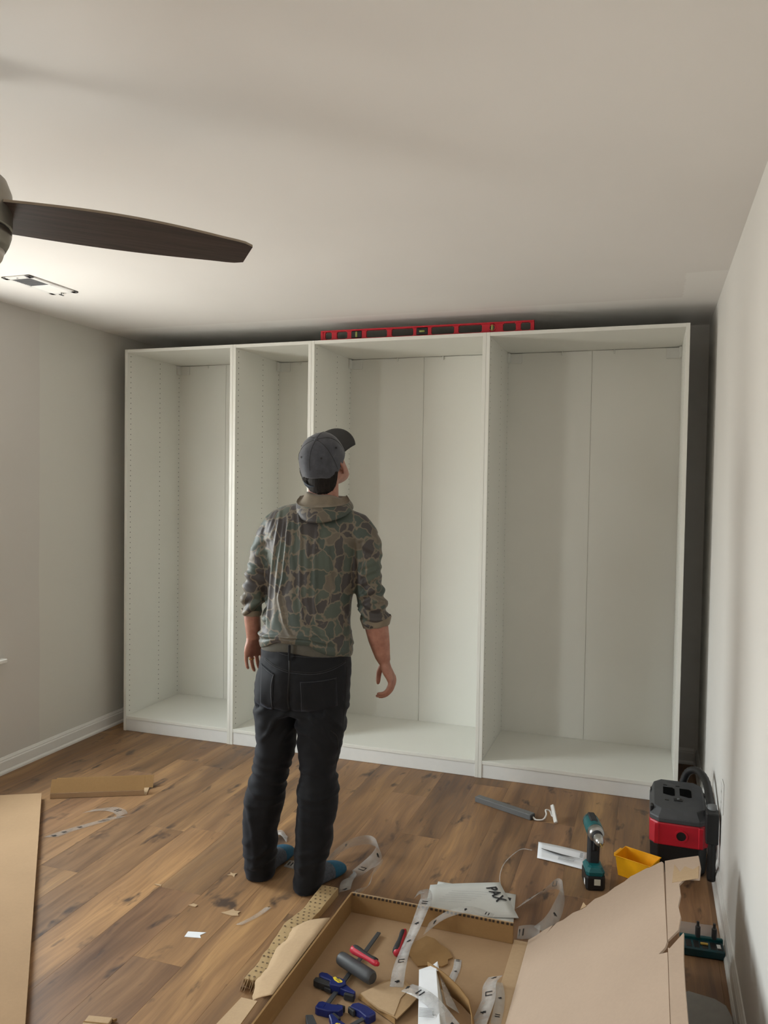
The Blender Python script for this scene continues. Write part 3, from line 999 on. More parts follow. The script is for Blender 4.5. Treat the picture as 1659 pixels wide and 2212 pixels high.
tp = [(2.364, -1.665), (2.372, -1.60), (2.397, -1.555), (2.43, -1.562), (2.455, -1.588), (2.485, -1.604), (2.500, -1.625), (2.512, -1.644), (2.500, -1.66), (2.505, -1.685), (2.490, -1.705), (2.45, -1.712), (2.417, -1.729), (2.39, -1.70)]
flat_piece('cardboard_scrap', 'flat brown torn cardboard piece in the middle of the box', 'cardboard', tp, M_CARDD, ZB + .0005, .005)
c0 = thing('cardboard_scrap', 'torn cardboard piece with bare corrugation beside the blue clamp', 'cardboard', (2.385, -1.915, ZB), math.radians(-6))
obj('board', MB().prism([(-.085, -.03), (-.03, .085), (.01, .09), (.078, .03), (.072, -.02), (.06, -.085), (-.005, -.072), (-.05, -.05)], .012, .016), M_CORR, c0, bevel=.0005)
obj('liner', MB().prism([(-.083, -.03), (-.055, .02), (-.03, .058), (.012, .070), (.040, .048), (.034, .0), (.048, -.08), (-.005, -.07), (-.05, -.05)], .0162, .0178), M_CARDL, c0)
obj('folded_edge', MB().add([(-.086, -.03, .014), (.055, -.088, .014), (.058, -.094, .003), (-.089, -.036, .003)], [(0, 1, 2, 3)]), M_CARDD, c0, solid=.003)
# curled brown strip leaning beside the white sheet
cs = thing('cardboard_strip', 'curled torn brown cardboard strip right of the white folded sheet', 'cardboard', (2.56, -1.87, ZB))
path = [(2.462, -1.775, .062), (2.50, -1.802, .066), (2.54, -1.828, .064), (2.58, -1.856, .058), (2.62, -1.895, .05), (2.640, -1.945, .040), (2.652, -1.99, .03), (2.660, -2.04, .02)]
vs = []
for i, (x, y, z) in enumerate(path):
    vs += [(x - 2.56, y + 1.87, z - ZB), (x + .012 - 2.56, y + 1.87 - .008, 0.004)]
obj('board', MB().add(vs, [(2 * i, 2 * i + 1, 2 * i + 3, 2 * i + 2) for i in range(len(path) - 1)]), M_CARDD, cs, smooth=True, solid=.004)

# white folded sheet
ws = thing('folded_sheet', 'bright white folded paper sheet standing in the carton under clear tape', 'paper', (2.49, -1.92, ZB))
def L3(x, y, z):
    return (x - 2.49, y + 1.92, z)
ft_ = MB().add([L3(2.447, -1.820, .052), L3(2.500, -1.815, .058), L3(2.590, -2.10, .050), L3(2.530, -2.12, .040)], [(0, 3, 2, 1)])
obj('page', ft_, M_PAPER, ws, solid=.0012)
obj('page', MB().add([L3(2.447, -1.820, .052), L3(2.478, -1.782, .050), L3(2.488, -1.752, .048), L3(2.508, -1.805, .052), L3(2.500, -1.815, .058)], [(0, 4, 3, 2, 1)]), M_PAPER, ws, solid=.001)
obj('page', MB().add([L3(2.5005, -1.815, .058), L3(2.53, -1.85, .004), L3(2.625, -2.12, .004), L3(2.5905, -2.10, .050)], [(0, 1, 2, 3)]), M_PAPERG, ws, solid=.001)
obj('print', text_mb('13', .022, .0006, TR(2.545 - 2.49, -2.0 + 1.92, .0525) @ RZ(math.radians(-70))), M_INKG, ws)
lm = MB()
for i in range(7):
    lm.box(-.012, .03, -.075 - i * .006, -.073 - i * .006, .0535, .0538, 0, RZ(math.radians(15)))
obj('print', lm, M_INKG, ws)
fg = thing('plastic_sleeve', 'small clear plastic sleeve leaning on the white sheet', 'plastic bag', (2.54, -1.86, ZB))
obj('film', MB().add([(-.035, .06, .045), (-.005, .06, .003), (.055, -.045, .003), (.02, -.06, .030)], [(0, 1, 2, 3)]), M_TAPE2, fg, solid=.0008)

# ---------------------------------------------------------------- tapes
def ribbon(name, label, pts, wdir, width, mat_=None, marks=(), cat='tape', group='strips of clear tape'):
    """pts: 3-D centre line; wdir: list of width vectors or one; marks: parameter positions for printed glyphs"""
    P = smooth_path(pts, 6)
    n_ = len(P)
    if not isinstance(wdir, list):
        wdir = [wdir] * len(pts)
    Wd = smooth_path(wdir, 6)
    o0 = P[0].copy()
    o0.z = 0
    t_ = thing(name, label, cat, o0, 0, group)
    vs = []
    for p, w_ in zip(P, Wd):
        w_ = Vector(w_).normalized() * width / 2
        vs += [tuple(p - w_ - o0), tuple(p + w_ - o0)]
    vs = [(x, y, max(z, .0012)) for x, y, z in vs]
    obj('film', MB().add(vs, [(2 * i, 2 * i + 1, 2 * i + 3, 2 * i + 2) for i in range(n_ - 1)]), mat_ or M_TAPE, t_, smooth=True, solid=.0004)
    for k_, (u_, kind) in enumerate(marks):
        i = min(n_ - 2, max(0, int(u_ * (n_ - 1))))
        p = P[i]
        d_ = (P[i + 1] - P[i]).normalized()
        w_ = Vector(Wd[i]).normalized()
        nn = d_.cross(w_).normalized()
        if nn.z < 0:
            nn = -nn
        cbase = p + nn * .0014 - o0
        m_ = MB()
        s = width
        def q4(a0, a1, b0, b1):
            m_.add([tuple(cbase + d_ * a + w_ * b) for a, b in ((a0, b0), (a1, b0), (a1, b1), (a0, b1))], [(0, 1, 2, 3)])
        if kind == 'bars':
            q4(-.20 * s, -.10 * s, -.25 * s, .25 * s)
            q4(.10 * s, .20 * s, -.25 * s, .25 * s)
        elif kind == 'frame':
            q4(-.20 * s, -.12 * s, -.25 * s, .25 * s)
            q4(.12 * s, .20 * s, -.25 * s, .25 * s)
            q4(-.20 * s, .20 * s, -.25 * s, -.19 * s)
        else:
            q4(-.12 * s, .12 * s, -.05 * s, .05 * s)
            q4(-.05 * s, .05 * s, -.18 * s, .18 * s)
            q4(-.14 * s, -.04 * s, .05 * s, .16 * s)
        obj('printed_mark', m_, M_INK, t_, solid=.0003)
    return t_

up = Vector((0, 0, 1))
ribbon('tape_strip', 'printed tape strip draped over the box wall into the tray', [(2.305, -1.365, .045), (2.335, -1.36, .060), (2.362, -1.43, .078), (2.372, -1.50, .088), (2.370, -1.60, .060), (2.368, -1.70, .045), (2.378, -1.80, .040), (2.392, -1.875, .026)],
       [Vector((.2, 1, .3)), Vector((.7, .8, .2)), Vector((1, .2, 0)), Vector((1, 0, .1)), Vector((1, 0, .4)), Vector((1, -.1, .5)), Vector((1, .1, .2)), Vector((1, .25, 0))], .042, M_TAPE2, [(.42, 'bars'), (.56, 'x'), (.68, 'x'), (.83, 'frame'), (.96, 'x')])
ribbon('tape_strip', 'tape strip stretched along the end wall toward the booklet', [(2.40, -1.57, .045), (2.46, -1.525, .082), (2.53, -1.48, .090), (2.60, -1.41, .045)], [Vector((.3, .6, .7)), Vector((.2, .9, .3)), Vector((.1, 1, 0)), Vector((0, 1, -.2))], .045, M_TAPE, [(.2, 'x'), (.62, 'x'), (.9, 'bars')])
ribbon('tape_strip', 'curling tape loop standing between the booklets and the flap', [(2.66, -1.27, .010), (2.70, -1.20, .022), (2.745, -1.145, .035), (2.785, -1.10, .045), (2.815, -1.14, .045), (2.808, -1.24, .030), (2.790, -1.33, .020), (2.76, -1.39, .015)],
       [Vector((.4, -.5, .6)), Vector((.5, -.6, .5)), Vector((.4, -.5, .8)), Vector((.1, -.1, 1)), Vector((-.2, .2, 1)), Vector((-.6, 0, .7)), Vector((-.8, 0, .5)), Vector((-.9, .2, .2))], .045, M_TAPE, [(.16, 'x'), (.30, 'x'), (.42, 'frame'), (.8, 'x')])
ribbon('tape_strip', 'short tape strip at the right end of the box wall', [(2.690, -1.43, .012), (2.72, -1.425, .02), (2.765, -1.43, .03)], Vector((0, .7, .7)), .045, M_TAPE, [(.25, 'bars')])
ribbon('tape_strip', 'white-backed tape strip crossing the bright folded sheet', [(2.430, -1.895, .045), (2.475, -1.928, .062), (2.53, -1.965, .066), (2.60, -2.02, .050), (2.66, -2.06, .03)], Vector((.45, .9, 0)), .050, M_TAPE2, [(.08, 'x'), (.33, 'bars'), (.75, 'x')])
ribbon('tape_strip', 'small tape strip stuck to the carton floor', [(2.530, -1.645, .0085), (2.537, -1.70, .0085), (2.535, -1.765, .0085)], Vector((1, .1, 0)), .024, M_TAPE2, [(.12, 'bars'), (.6, 'x')])
ribbon('tape_strip', 'folded tape strip against the hinge of the raised flap', [(2.668, -1.725, .03), (2.66, -1.78, .035), (2.668, -1.84, .03), (2.665, -1.90, .025), (2.66, -1.97, .02)], [Vector((1, .1, .3)), Vector((1, 0, .5)), Vector((1, -.1, .4)), Vector((1, -.1, .3)), Vector((1, 0, .2))], .046, M_TAPE2, [(.1, 'x'), (.45, 'frame'), (.75, 'x')])
ribbon('tape_strip', 'second tape fold lying on the hinge strip', [(2.676, -1.73, .016), (2.694, -1.79, .0135), (2.702, -1.86, .0135), (2.705, -1.92, .0135)], Vector((1, .1, 0)), .030, M_TAPE, [(.4, 'x'), (.8, 'bars')])
ribbon('tape_strip', 'big tape loop standing beside the right sock', [(1.875, -1.19, .02), (1.888, -1.12, .03), (1.93, -1.05, .045), (1.995, -1.02, .055), (2.055, -1.07, .06), (2.075, -1.15, .05), (2.04, -1.22, .03), (2.01, -1.30, .018), (2.03, -1.385, .02)],
       [Vector((.5, 0, .9)), Vector((.4, -.2, 1)), Vector((.2, -.4, 1)), Vector((0, -.4, 1)), Vector((-.3, -.2, 1)), Vector((-.6, 0, .7)), Vector((-.8, -.4, .3)), Vector((1, .1, .3)), Vector((1, .1, .4))], .050, M_TAPE, [(.1, 'bars'), (.22, 'x'), (.62, 'x'), (.76, 'frame'), (.98, 'x')])
ribbon('tape_strip', 'twisted tape strand between the sock and the box corner', [(2.105, -1.16, .045), (2.095, -1.24, .04), (2.10, -1.33, .02), (2.07, -1.40, .025), (2.16, -1.435, .03), (2.28, -1.455, .05)], [Vector((.3, 0, 1)), Vector((.1, .1, 1)), Vector((.5, .2, .6)), Vector((.2, 1, .3)), Vector((0, .8, .5)), Vector((0, .9, .5))], .028, M_TAPE, [(.35, 'x')])
ribbon('tape_strip', 'folded printed tape strip lying left of the big cardboard channel', [(.650, -1.37, .002), (.67, -1.31, .002), (.70, -1.245, .002), (.755, -1.15, .002), (.795, -1.085, .002)], Vector((.9, .45, 0)), .062, M_TAPE3, [(.12, 'x'), (.25, 'x'), (.5, 'x'), (.78, 'bars')])
ribbon('tape_strip', 'printed tape end folded over the strip near the cardboard channel', [(.80, -1.075, .004), (.755, -1.040, .004), (.69, -1.035, .003), (.62, -1.09, .003)], Vector((.35, .9, 0)), .056, M_TAPE3, [(.4, 'bars')])
ribbon('tape_strip', 'crumpled film scrap behind the left sock', [(1.545, -1.00, .004), (1.585, -1.015, .02), (1.625, -1.04, .004)], Vector((.4, -1, .2)), .085, M_TAPE2)
ribbon('tape_strip', 'printed tape scrap between the two feet', [(1.715, -1.235, .003), (1.735, -1.238, .006), (1.765, -1.24, .003)], Vector((.1, 1, .2)), .045, M_TAPE2, [(.55, 'bars')])
ribbon('tape_strip', 'thin tape strip on the floor behind the right heel', [(1.80, -1.56, .003), (1.785, -1.63, .003), (1.755, -1.70, .003)], Vector((1, .2, 0)), .022, M_TAPE, [(.05, 'x')])
st_ = obj('plastic_strand', MB().tube(smooth_path([(2.645, -.760, .003), (2.600, -.775, .006), (2.565, -.866, .004), (2.552, -.96, .004), (2.56, -1.06, .004), (2.585, -1.141, .006)], 8), .0018, 6), M_TAPE2)
tag(st_, 'thin clear plastic strand curving over the floor behind the booklets', 'strand')

# ---------------------------------------------------------------- clamps
def clamp(name, label, loc, rz, full=True, k_=.68):
    """bar clamp lying flat: bar along +x, jaws toward -y"""
    c_ = thing(name, label, 'clamp', loc, rz, 'blue bar clamps')
    c_.scale = (k_, k_, k_)
    obj('bar', MB().cbox(0, .645, -.010, .010, .010, .018, .0012), M_DGREY, c_)
    j = MB().prism([(-.016, .030), (.020, .030), (.030, .016), (.028, -.030), (.040, -.078), (.020, -.086), (-.006, -.074), (-.020, -.03), (-.022, .016)], .0, .034)
    jo = obj('fixed_jaw', j, M_BLUE, c_, bevel=.003)
    obj('jaw_recess', MB().prism([(-.008, .020), (.014, .020), (.016, -.006), (-.010, -.006)], .0335, .0348), M_BLUE, jo)
    obj('pad', MB().cbox(.034, .046, -.086, -.046, .002, .030, .003), M_BLACKM, jo)
    if full:
        b_ = MB().prism([(0.130, .030), (0.150, .040), (0.185, .036), (0.193, .012), (0.185, -.024), (0.163, -.036), (0.135, -.020)], .002, .046)
        bo2 = obj('trigger_body', b_, M_BLUE, c_, bevel=.004)
        jw = MB().prism([(0.135, -.018), (0.175, -.030), (0.157, -.060), (0.143, -.092), (0.127, -.092), (0.129, -.05)], .004, .036)
        jw_ = obj('sliding_jaw', jw, M_BLUE, c_, bevel=.003)
        obj('pad', MB().cbox(.113, .127, -.094, -.046, .002, .032, .003), M_BLACKM, jw_)
        h1 = MB().prism([(0.157, .034), (0.185, .034), (0.203, .075), (0.201, .104), (0.185, .112), (0.169, .098)], .012, .044)
        obj('squeeze_handle', h1, M_BLUE, c_, bevel=.004)
        h2 = MB().prism([(0.131, .026), (0.159, .034), (0.171, .095), (0.165, .118), (0.141, .118), (0.135, .09)], .004, .038)
        obj('grip_handle', h2, M_BLACKM, c_, bevel=.004)
        obj('release_lever', MB().prism([(0.121, .020), (0.135, .024), (0.137, .055), (0.125, .055)], .008, .026), M_BLACKM, c_, bevel=.002)
        Ml = TR(.167, .010, .0463) @ RZ(math.radians(62))
        lb = obj('label', MB().prism([(-.026, -.006), (-.022, -.014), (.004, -.014), (.008, -.008), (.026, -.008), (.028, .004), (.008, .010), (-.018, .008)], 0, .0008, 0, Ml), M_YLAB, bo2)
        obj('lettering', text_mb('QUICK', .010, .0002, Ml @ TR(-.004, -.002, .0010), text_mb('GRIP', .008, .0002, Ml @ TR(.002, -.010, .0010))), M_INK, lb)
    return c_

clamp('bar_clamp', 'blue bar clamp with yellow label lying under the screwdriver', (2.218, -2.038, ZB), math.radians(87))
clamp('bar_clamp', 'second blue bar clamp at the bottom edge beside the corrugated scrap', (2.352, -2.015, ZB), math.radians(240))

# dark grey cylinder tool and red handled tools
mt = thing('mallet_head', 'dark grey rubber mallet head lying across the clamp bar', 'mallet', (2.250, -1.850, ZB + .0125), math.radians(-26))
Mm = TR(0, 0, .0216) @ Mx
obj('head', MB().lathe([(.008, -.076), (.019, -.071), (.0212, -.060), (.0215, .060), (.0205, .070), (.016, .076), (.008, .076)], 24, 0, Mm), M_DGREY, mt, angle=35)
obj('end_face', MB().lathe([(.009, -.0775), (.0165, -.074), (.0195, -.0705)], 24, 0, Mm), paint('worn_brown_rubber', (.10, .065, .055), .7), mt, smooth=True)

def red_handle(name, label, loc, rz, L_=.125, tilt=0.0, cat='screwdriver'):
    h_ = thing(name, label, cat, loc, rz)
    h_.rotation_euler = (0, tilt, rz)
    prof = [(-.5, .005), (-.47, .0115), (-.38, .0130), (-.2, .0118), (0, .0092), (.2, .0086), (.36, .0100), (.46, .0094), (.5, .006)]
    obj('grip', MB().lathe([(r_, x * L_) for x, r_ in prof], 18, 0, TR(0, 0, .0130) @ Mx), M_REDH, h_, smooth=True)
    obj('black_inlay', MB().lathe([(r_ + .0009, x * L_) for x, r_ in prof[1:-1]], 18, 0, TR(0, .0036, .0150) @ Mx @ Matrix.Scale(.93, 4)), M_BLACKM, h_, smooth=True)
    obj('end_cap', MB().lathe([(.0066, .47 * L_), (.0074, .5 * L_), (.0056, .54 * L_)], 14, 0, TR(0, 0, .0130) @ Mx), M_RED, h_, smooth=True)
    return h_

red_handle('screwdriver', 'red and black screwdriver handle resting on the grey mallet head', (2.272, -1.835, ZB + .0545), math.radians(-25), .115)
red_handle('screwdriver', 'narrow red and black tool handle half under the tape strip', (2.330, -1.635, ZB), math.radians(96), .14)
# black rubber strip at the frame's lower edge
rb = obj('clamp_pad', MB().prism([(-.02, .022), (.0, .030), (.045, -.025), (.030, -.045), (.01, -.03)], 0, .022), M_DGREY, bevel=.002)
rb.location = (2.205, -2.110, ZB)
tag(rb, 'loose dark grey clamp pad at the bottom edge below the blue jaw', 'pad')

# ================================================================== padded kraft strip with dots
pd = thing('padded_strip', 'dotted kraft paper padding strip lying left of the open box', 'padding', (1.972, -1.70, 0))
rings = []
npd = 22
dots = MB()
def pad_xz(u_):
    y = -1.39 - .60 * u_ + 1.70
    xl = -.034 + .016 * math.sin(u_ * 9) * (u_) - .012 * u_
    xr = .034 - .012 * u_ + .006 * math.sin(u_ * 13 + 1) * u_ 
    zt = .028 + .006 * math.sin(u_ * 17) * min(1, 2 * u_) + .004 * math.sin(u_ * 41) * u_
    return y, xl, xr, zt
for i in range(npd + 1):
    u_ = i / npd
    y, xl, xr, zt = pad_xz(u_)
    rings.append([(xl, y, .001), (xl - .001, y, zt * .55), (xl + .001, y, zt), (xl + .008, y, zt + .0012), (xr - .008, y, zt + .0012), (xr - .001, y, zt), (xr, y, zt * .5), (xr, y, .001)])
M_PAD = cardboard('glossy_kraft_paper', (182, 156, 116), .14, None, .5)
obj('wrap', MB().loft(rings), M_PAD, pd, angle=40)
i = 0
for row in range(26):
    u_ = (row + .5) / 26
    y, xl, xr, zt = pad_xz(u_)
    for c_ in range(3):
        fx_ = (c_ + (.25 if row % 2 else .75)) / 3
        x = xl + .004 + (xr - xl - .008) * fx_
        zz = zt + .0018
        dots.add([(x + .0042 * math.cos(a * 1.047), y + .0042 * math.sin(a * 1.047), zz) for a in range(6)], [tuple(range(6))])
dt = obj('dots', dots, paint('brown_dot', (.17, .11, .06), .6), pd)
dt['kind'] = 'stuff'
cr = MB()
for i in range(10):
    x = -.045 + i * .009
    cr.add([(x, -.30, .001), (x + .008, -.31 - RG.uniform(0, .02), .001 + RG.uniform(0, .01)), (x + .004, -.285, .026 + RG.uniform(-.008, .008))], [(0, 1, 2)])
obj('torn_end', cr, M_CARDL, pd, solid=.0015)

# ================================================================== bit set case and grey sheet on the right
bs = thing('bit_case', 'open teal drill bit case with clear lid near the right wall', 'bit set', (3.287, -1.25, 0), math.radians(4))
obj('tray', MB().cbox(-.068, .066, -.095, -.030, .0, .030, .004), M_TEALD, bs)
obj('tray_rim', MB().cbox(-.070, .068, -.036, -.024, .0, .040, .003), M_TEAL, bs)
for i, x in enumerate((-.045, -.02, .006, .032, .052)):
    obj('bit_slot', MB().cbox(x - .009, x + .009, -.088, -.045, .0285, .0312, .001), M_BLACK, bs)
for i, x in enumerate((-.012, .040)):
    obj('driver_bit', MB().lathe([(.0085, 0), (.0085, .035), (.005, .037), (.0045, .052)], 10, 0, TR(x, -.03, .036)), M_DGREY, bs, smooth=False)
obj('brass_bit', MB().lathe([(.005, -.012), (.005, .012)], 8, 0, TR(.004, -.066, .033) @ Mx), M_BRASS, bs)
obj('white_tag', MB().cbox(.044, .056, -.078, -.056, .030, .0325, .0005), M_WHITE, bs)
obj('clear_lid', MB().cbox(-.066, .064, -.02, .085, .001, .024, .004), M_CLEAR, bs)
gs = obj('grey_sheet', MB().prism([(-.07, -.25), (.055, -.25), (.060, -.02), (.048, .035), (.02, .065), (-.055, .10), (-.07, .09)], 0, .006, 0, Matrix.Rotation(math.radians(-10), 4, 'Y')), paint('dull_grey_foam', (.34, .33, .31), .6), bevel=.002)
gs.location = (3.292, -1.66, .014)
tag(gs, 'dull grey sheet with a rounded corner lying under the raised flap', 'sheet')

# ================================================================== left foreground carton
cb = thing('flat_carton', 'long flat cardboard carton at the left edge of the floor', 'cardboard box', (.75, -1.75, 0))
A, B = Vector((.312, -1.048)), Vector((1.72, -2.69))
dl = Vector((-.88, -.47)).normalized()
P4 = [A, A + dl * .40, B + dl * .40, B]
pp = [(q.x - .75, q.y + 1.75) for q in P4]
obj('top_face', MB().prism(pp, .024, .030), M_CARD, cb)
pin = [(q[0] * .997, q[1] * .997) for q in pp]
obj('side_faces', MB().prism(pin, .001, .0236), M_CARDD, cb)

# ================================================================== folded cardboard channel
ch = thing('cardboard_channel', 'short folded cardboard channel lying near the left wall', 'cardboard', (.545, -.930, 0), math.radians(26.5))
hl = .222
def strip(name, d0, z0_, d1, z1_, mat_, l0=-hl, l1=hl):
    n_ = Vector((0, -(z1_ - z0_), d1 - d0)).normalized() * .002
    P_ = [(l0, d0, z0_), (l1, d0, z0_), (l1, d1, z1_), (l0, d1, z1_)]
    vs_ = [tuple(Vector(q) + n_) for q in P_] + [tuple(Vector(q) - n_) for q in P_]
    return obj(name, MB().add(vs_, [(0, 1, 2, 3), (7, 6, 5, 4), (0, 4, 5, 1), (1, 5, 6, 2), (2, 6, 7, 3), (3, 7, 4, 0)]), mat_, ch)
strip('front_lip', 0, .002, 0, .026, M_CARD)
strip('upright_panel', .002, .026, .030, .084, M_CARDD)
strip('floor_panel', 0, .0025, .090, .0025, M_CARDL, -hl, hl + .012)
strip('back_panel', .090, .003, .125, .056, M_CARDD, -hl, hl + .030)

# ================================================================== litter
def scrap(label, x, y, pts, z=.0002, th_=.003, mat_=None, rz=0.0, tilt=0.0):
    o = obj('paper_scrap', MB().prism(pts, 0, th_), mat_ or M_CARDL)
    o.location = (x, y, z)
    o.rotation_euler = (tilt, 0, rz)
    return tag(o, label, 'scrap', 'scraps of litter on the floor')
scrap('bright white label scrap with notched end on the floor', 1.643, -1.805, [(-.032, -.014), (.026, -.016), (.018, .0), (.034, .018), (-.030, .018)], mat_=M_PAPER, th_=.0015, rz=.25)
scrap('largest pale cardboard chip, above the white scrap', 1.69, -1.64, [(-.035, -.012), (.012, -.016), (.034, -.008), (.024, .006), (.028, .020), (.006, .016), (-.004, .026), (-.016, .006)])
scrap('small ragged paper chip just left of the left heel', 1.553, -1.392, [(-.018, -.008), (.004, -.004), (.018, -.012), (.012, .004), (.016, .014), (0, .008), (-.014, .014), (-.008, .002)], tilt=.1)
scrap('tiny curled cardboard chip between the pale chip and the left carton', 1.533, -1.642, [(-.016, -.006), (.014, -.008), (.016, .006), (-.004, .010)])
scrap('thin splinter of cardboard, farthest left of the chips', 1.327, -1.56, [(-.014, -.003), (.016, -.004), (.012, .004), (-.012, .003)])
cc = thing('cardboard_corner', 'folded light cardboard piece at the bottom edge of the photo', 'cardboard', (1.635, -2.31, 0), math.radians(12))
obj('flap', MB().cbox(-.04, .034, -.10, .040, .0, .012, .002), M_CARDL, cc)
obj('fold', MB().cbox(-.040, .034, .008, .012, .0121, .0135, .0003), M_CARDD, cc)
obj('torn_tip', MB().prism([(.030, .036), (.046, .040), (.040, .032)], .002, .010), M_CARDD, cc)

# ================================================================== the man
from mathutils import noise as mnoise
PO = Vector((1.80, -1.33, 0))
man = thing('person', 'man in camouflage hoodie, dark jeans and grey cap looking up at the wardrobe', 'person', PO, math.radians(24.69))
DD = 3.0895


def S(x, z, dy=0.0):
    """outline measured in the plane through the man's middle, moved to depth dy"""
    k_ = (DD + dy) / DD
    return x * k_, 1.553 + (z - 1.553) * k_


BROT = math.radians(-17)


def ell(cx, cy, cz, a, b, rot=BROT, n=32, p=2.2, tz=0.0):
    out = []
    cr_, sr_ = math.cos(rot), math.sin(rot)
    for k_ in range(n):
        t_ = 2 * math.pi * k_ / n
        ct, st = math.cos(t_), math.sin(t_)
        x = a * math.copysign(abs(ct) ** (2 / p), ct)
        y = b * math.copysign(abs(st) ** (2 / p), st)
        X_, Y_ = x * cr_ - y * sr_, x * sr_ + y * cr_
        out.append((cx + X_, cy + Y_, cz + tz * X_))
    return out


def sil(xl, xr, z, b, cy=0.0, p=2.2, rot=BROT, n=32, tz=0.0):
    x1, z1 = S(xl, z, cy)
    x2, _ = S(xr, z, cy)
    h = (x2 - x1) / 2
    a = math.sqrt(max(1e-6, h * h - (b * math.sin(rot)) ** 2)) / math.cos(rot)
    return ell((x1 + x2) / 2, cy, z1, a, b, rot, n, p, tz)


def remeshed(mb, voxel, iters=6, fac=.5):
    me = bpy.data.meshes.new('tmp')
    me.from_pydata(mb.v, [], mb.f)
    bm = bmesh.new()
    bm.from_mesh(me)
    bmesh.ops.recalc_face_normals(bm, faces=bm.faces)
    bm.to_mesh(me)
    bm.free()
    ob = bpy.data.objects.new('tmp', me)
    COL.objects.link(ob)
    md = ob.modifiers.new('r', 'REMESH')
    md.mode = 'VOXEL'
    md.voxel_size = voxel
    md.adaptivity = 0
    if iters:
        sm_ = ob.modifiers.new('s', 'SMOOTH')
        sm_.factor = fac
        sm_.iterations = iters
    dg = bpy.context.evaluated_depsgraph_get()
    out = bpy.data.meshes.new_from_object(ob.evaluated_get(dg))
    bpy.data.objects.remove(ob, do_unlink=True)
    bpy.data.meshes.remove(me)
    return out


def co_no(me):
    n_ = len(me.vertices)
    co = np.empty(n_ * 3)
    me.vertices.foreach_get('co', co)
    no = np.empty(n_ * 3)
    me.vertex_normals.foreach_get('vector', no)
    return co.reshape(-1, 3), no.reshape(-1, 3)


def finish(name, me, mats, parent, smooth=True):
    me.name = name
    me.materials.clear()
    for q in (mats if isinstance(mats, (list, tuple)) else [mats]):
        me.materials.append(q)
    me.polygons.foreach_set('use_smooth', [smooth] * len(me.polygons))
    me.update()
    o = bpy.data.objects.new(name, me)
    COL.objects.link(o)
    o.parent = parent
    return o


def nz(co, scale, off=0.0, anis=(1, 1, 1)):
    return np.array([mnoise.noise(Vector((x * scale * anis[0] + off, y * scale * anis[1] + off * .7, z * scale * anis[2] - off))) for x, y, z in co])


def polyx(z, pts):
    """x of a fold line at height z; pts from top to bottom"""
    zz = np.array([q[1] for q in pts])[::-1]
    xx = np.array([q[0] for q in pts])[::-1]
    return np.interp(z, zz, xx)


# ---------------------------------------------------------------- materials
t = NT('camo_knit')
v = t.coords('Object', (1, 1, .86))
wn = t.n('ShaderNodeTexNoise', {'Vector': v, 'Scale': 13, 'Detail': 3, 'Roughness': .55})
wv_ = t.n('ShaderNodeVectorMath', {0: wn.outputs['Color'], 1: (.075, .075, .075)}, operation='MULTIPLY').outputs[0]
vw = t.n('ShaderNodeVectorMath', {0: v, 1: wv_}, operation='ADD').outputs[0]
cell = t.n('ShaderNodeTexVoronoi', {'Vector': vw, 'Scale': 20, 'Randomness': 1}, feature='F1')
edg = t.n('ShaderNodeTexVoronoi', {'Vector': vw, 'Scale': 20, 'Randomness': 1}, feature='DISTANCE_TO_EDGE')
rnd = t.n('ShaderNodeSeparateXYZ', {0: cell.outputs['Color']})
ccol = t.ramp(rnd.outputs[0], [(0, (.048, .066, .055)), (.30, (.066, .084, .066)), (.50, (.046, .038, .039)), (.90, (.120, .099, .073))], 'CONSTANT')
ccol = t.mix(t.math('MULTIPLY', t.noise(v, 9, 2), .15), ccol, (.09, .10, .08, 1))
em = t.n('ShaderNodeMapRange', {0: edg.outputs[0], 1: .035, 2: .065, 3: 1, 4: 0}).outputs[0]
ccol = t.mix(em, ccol, (.160, .132, .096, 1))
kn_ = t.noise(v, 700, 2)
M_CAMO = t.bsdf(ccol, .55, 0, t.bump(kn_, .10, .0005), **{'Specular IOR Level': .5, 'Sheen Weight': .12, 'Sheen Roughness': .4})
t = NT('tan_knit')
v = t.coords('Object')
M_TAN = t.bsdf(t.ramp(t.noise(v, 30, 3), [(.3, (.175, .140, .098)), (.7, (.225, .185, .132))]), .8, 0, t.bump(t.noise(v, 700, 2), .1, .0005), **{'Sheen Weight': .2})
t = NT('black_denim')
v = t.coords('Object')
n1 = t.noise(v, 7, 4, .6)
n2 = t.noise(t.coords('Object', (900, 900, 120)), 1, 2)
M_JEAN = t.bsdf(t.mix(t.math('MULTIPLY', n2, .4), t.ramp(n1, [(.3, (.0024, .0026, .0035)), (.7, (.0050, .0054, .0072))]), (.0075, .0082, .011, 1)), .78, 0, t.bump(n2, .18, .0006), **{'Specular IOR Level': .28, 'Sheen Weight': .14, 'Sheen Roughness': .5, 'Sheen Tint': (.5, .55, .7, 1)})
M_JEAN2 = paint('denim_seam', (.005, .005, .006), .75, var=.2, scale=200)
M_STITCH = paint('grey_stitch', (.045, .047, .055), .7, var=.3, scale=500)
t = NT('skin')
v = t.coords('Object')
n1 = t.noise(v, 25, 4, .6)
n2 = t.noise(v, 160, 3, .6)
sk = t.ramp(n1, [(.3, (.300, .125, .090)), (.55, (.400, .190, .135)), (.75, (.470, .240, .175))])
M_SKIN = t.bsdf(sk, .5, 0, t.bump(n2, .15, .0008), **{'Subsurface Weight': .12, 'Subsurface Radius': (.012, .004, .002), 'Subsurface Scale': .6})
t = NT('dark_hair')
v = t.coords('Object', (260, 260, 40))
n1 = t.noise(v, 1, 3, .6)
M_HAIR = t.bsdf(t.ramp(n1, [(.3, (.004, .003, .0022)), (.7, (.016, .011, .0085))]), .75, 0, t.bump(n1, .5, .002), **{'Specular IOR Level': .25})
t = NT('cap_cotton')
v = t.coords('Object')
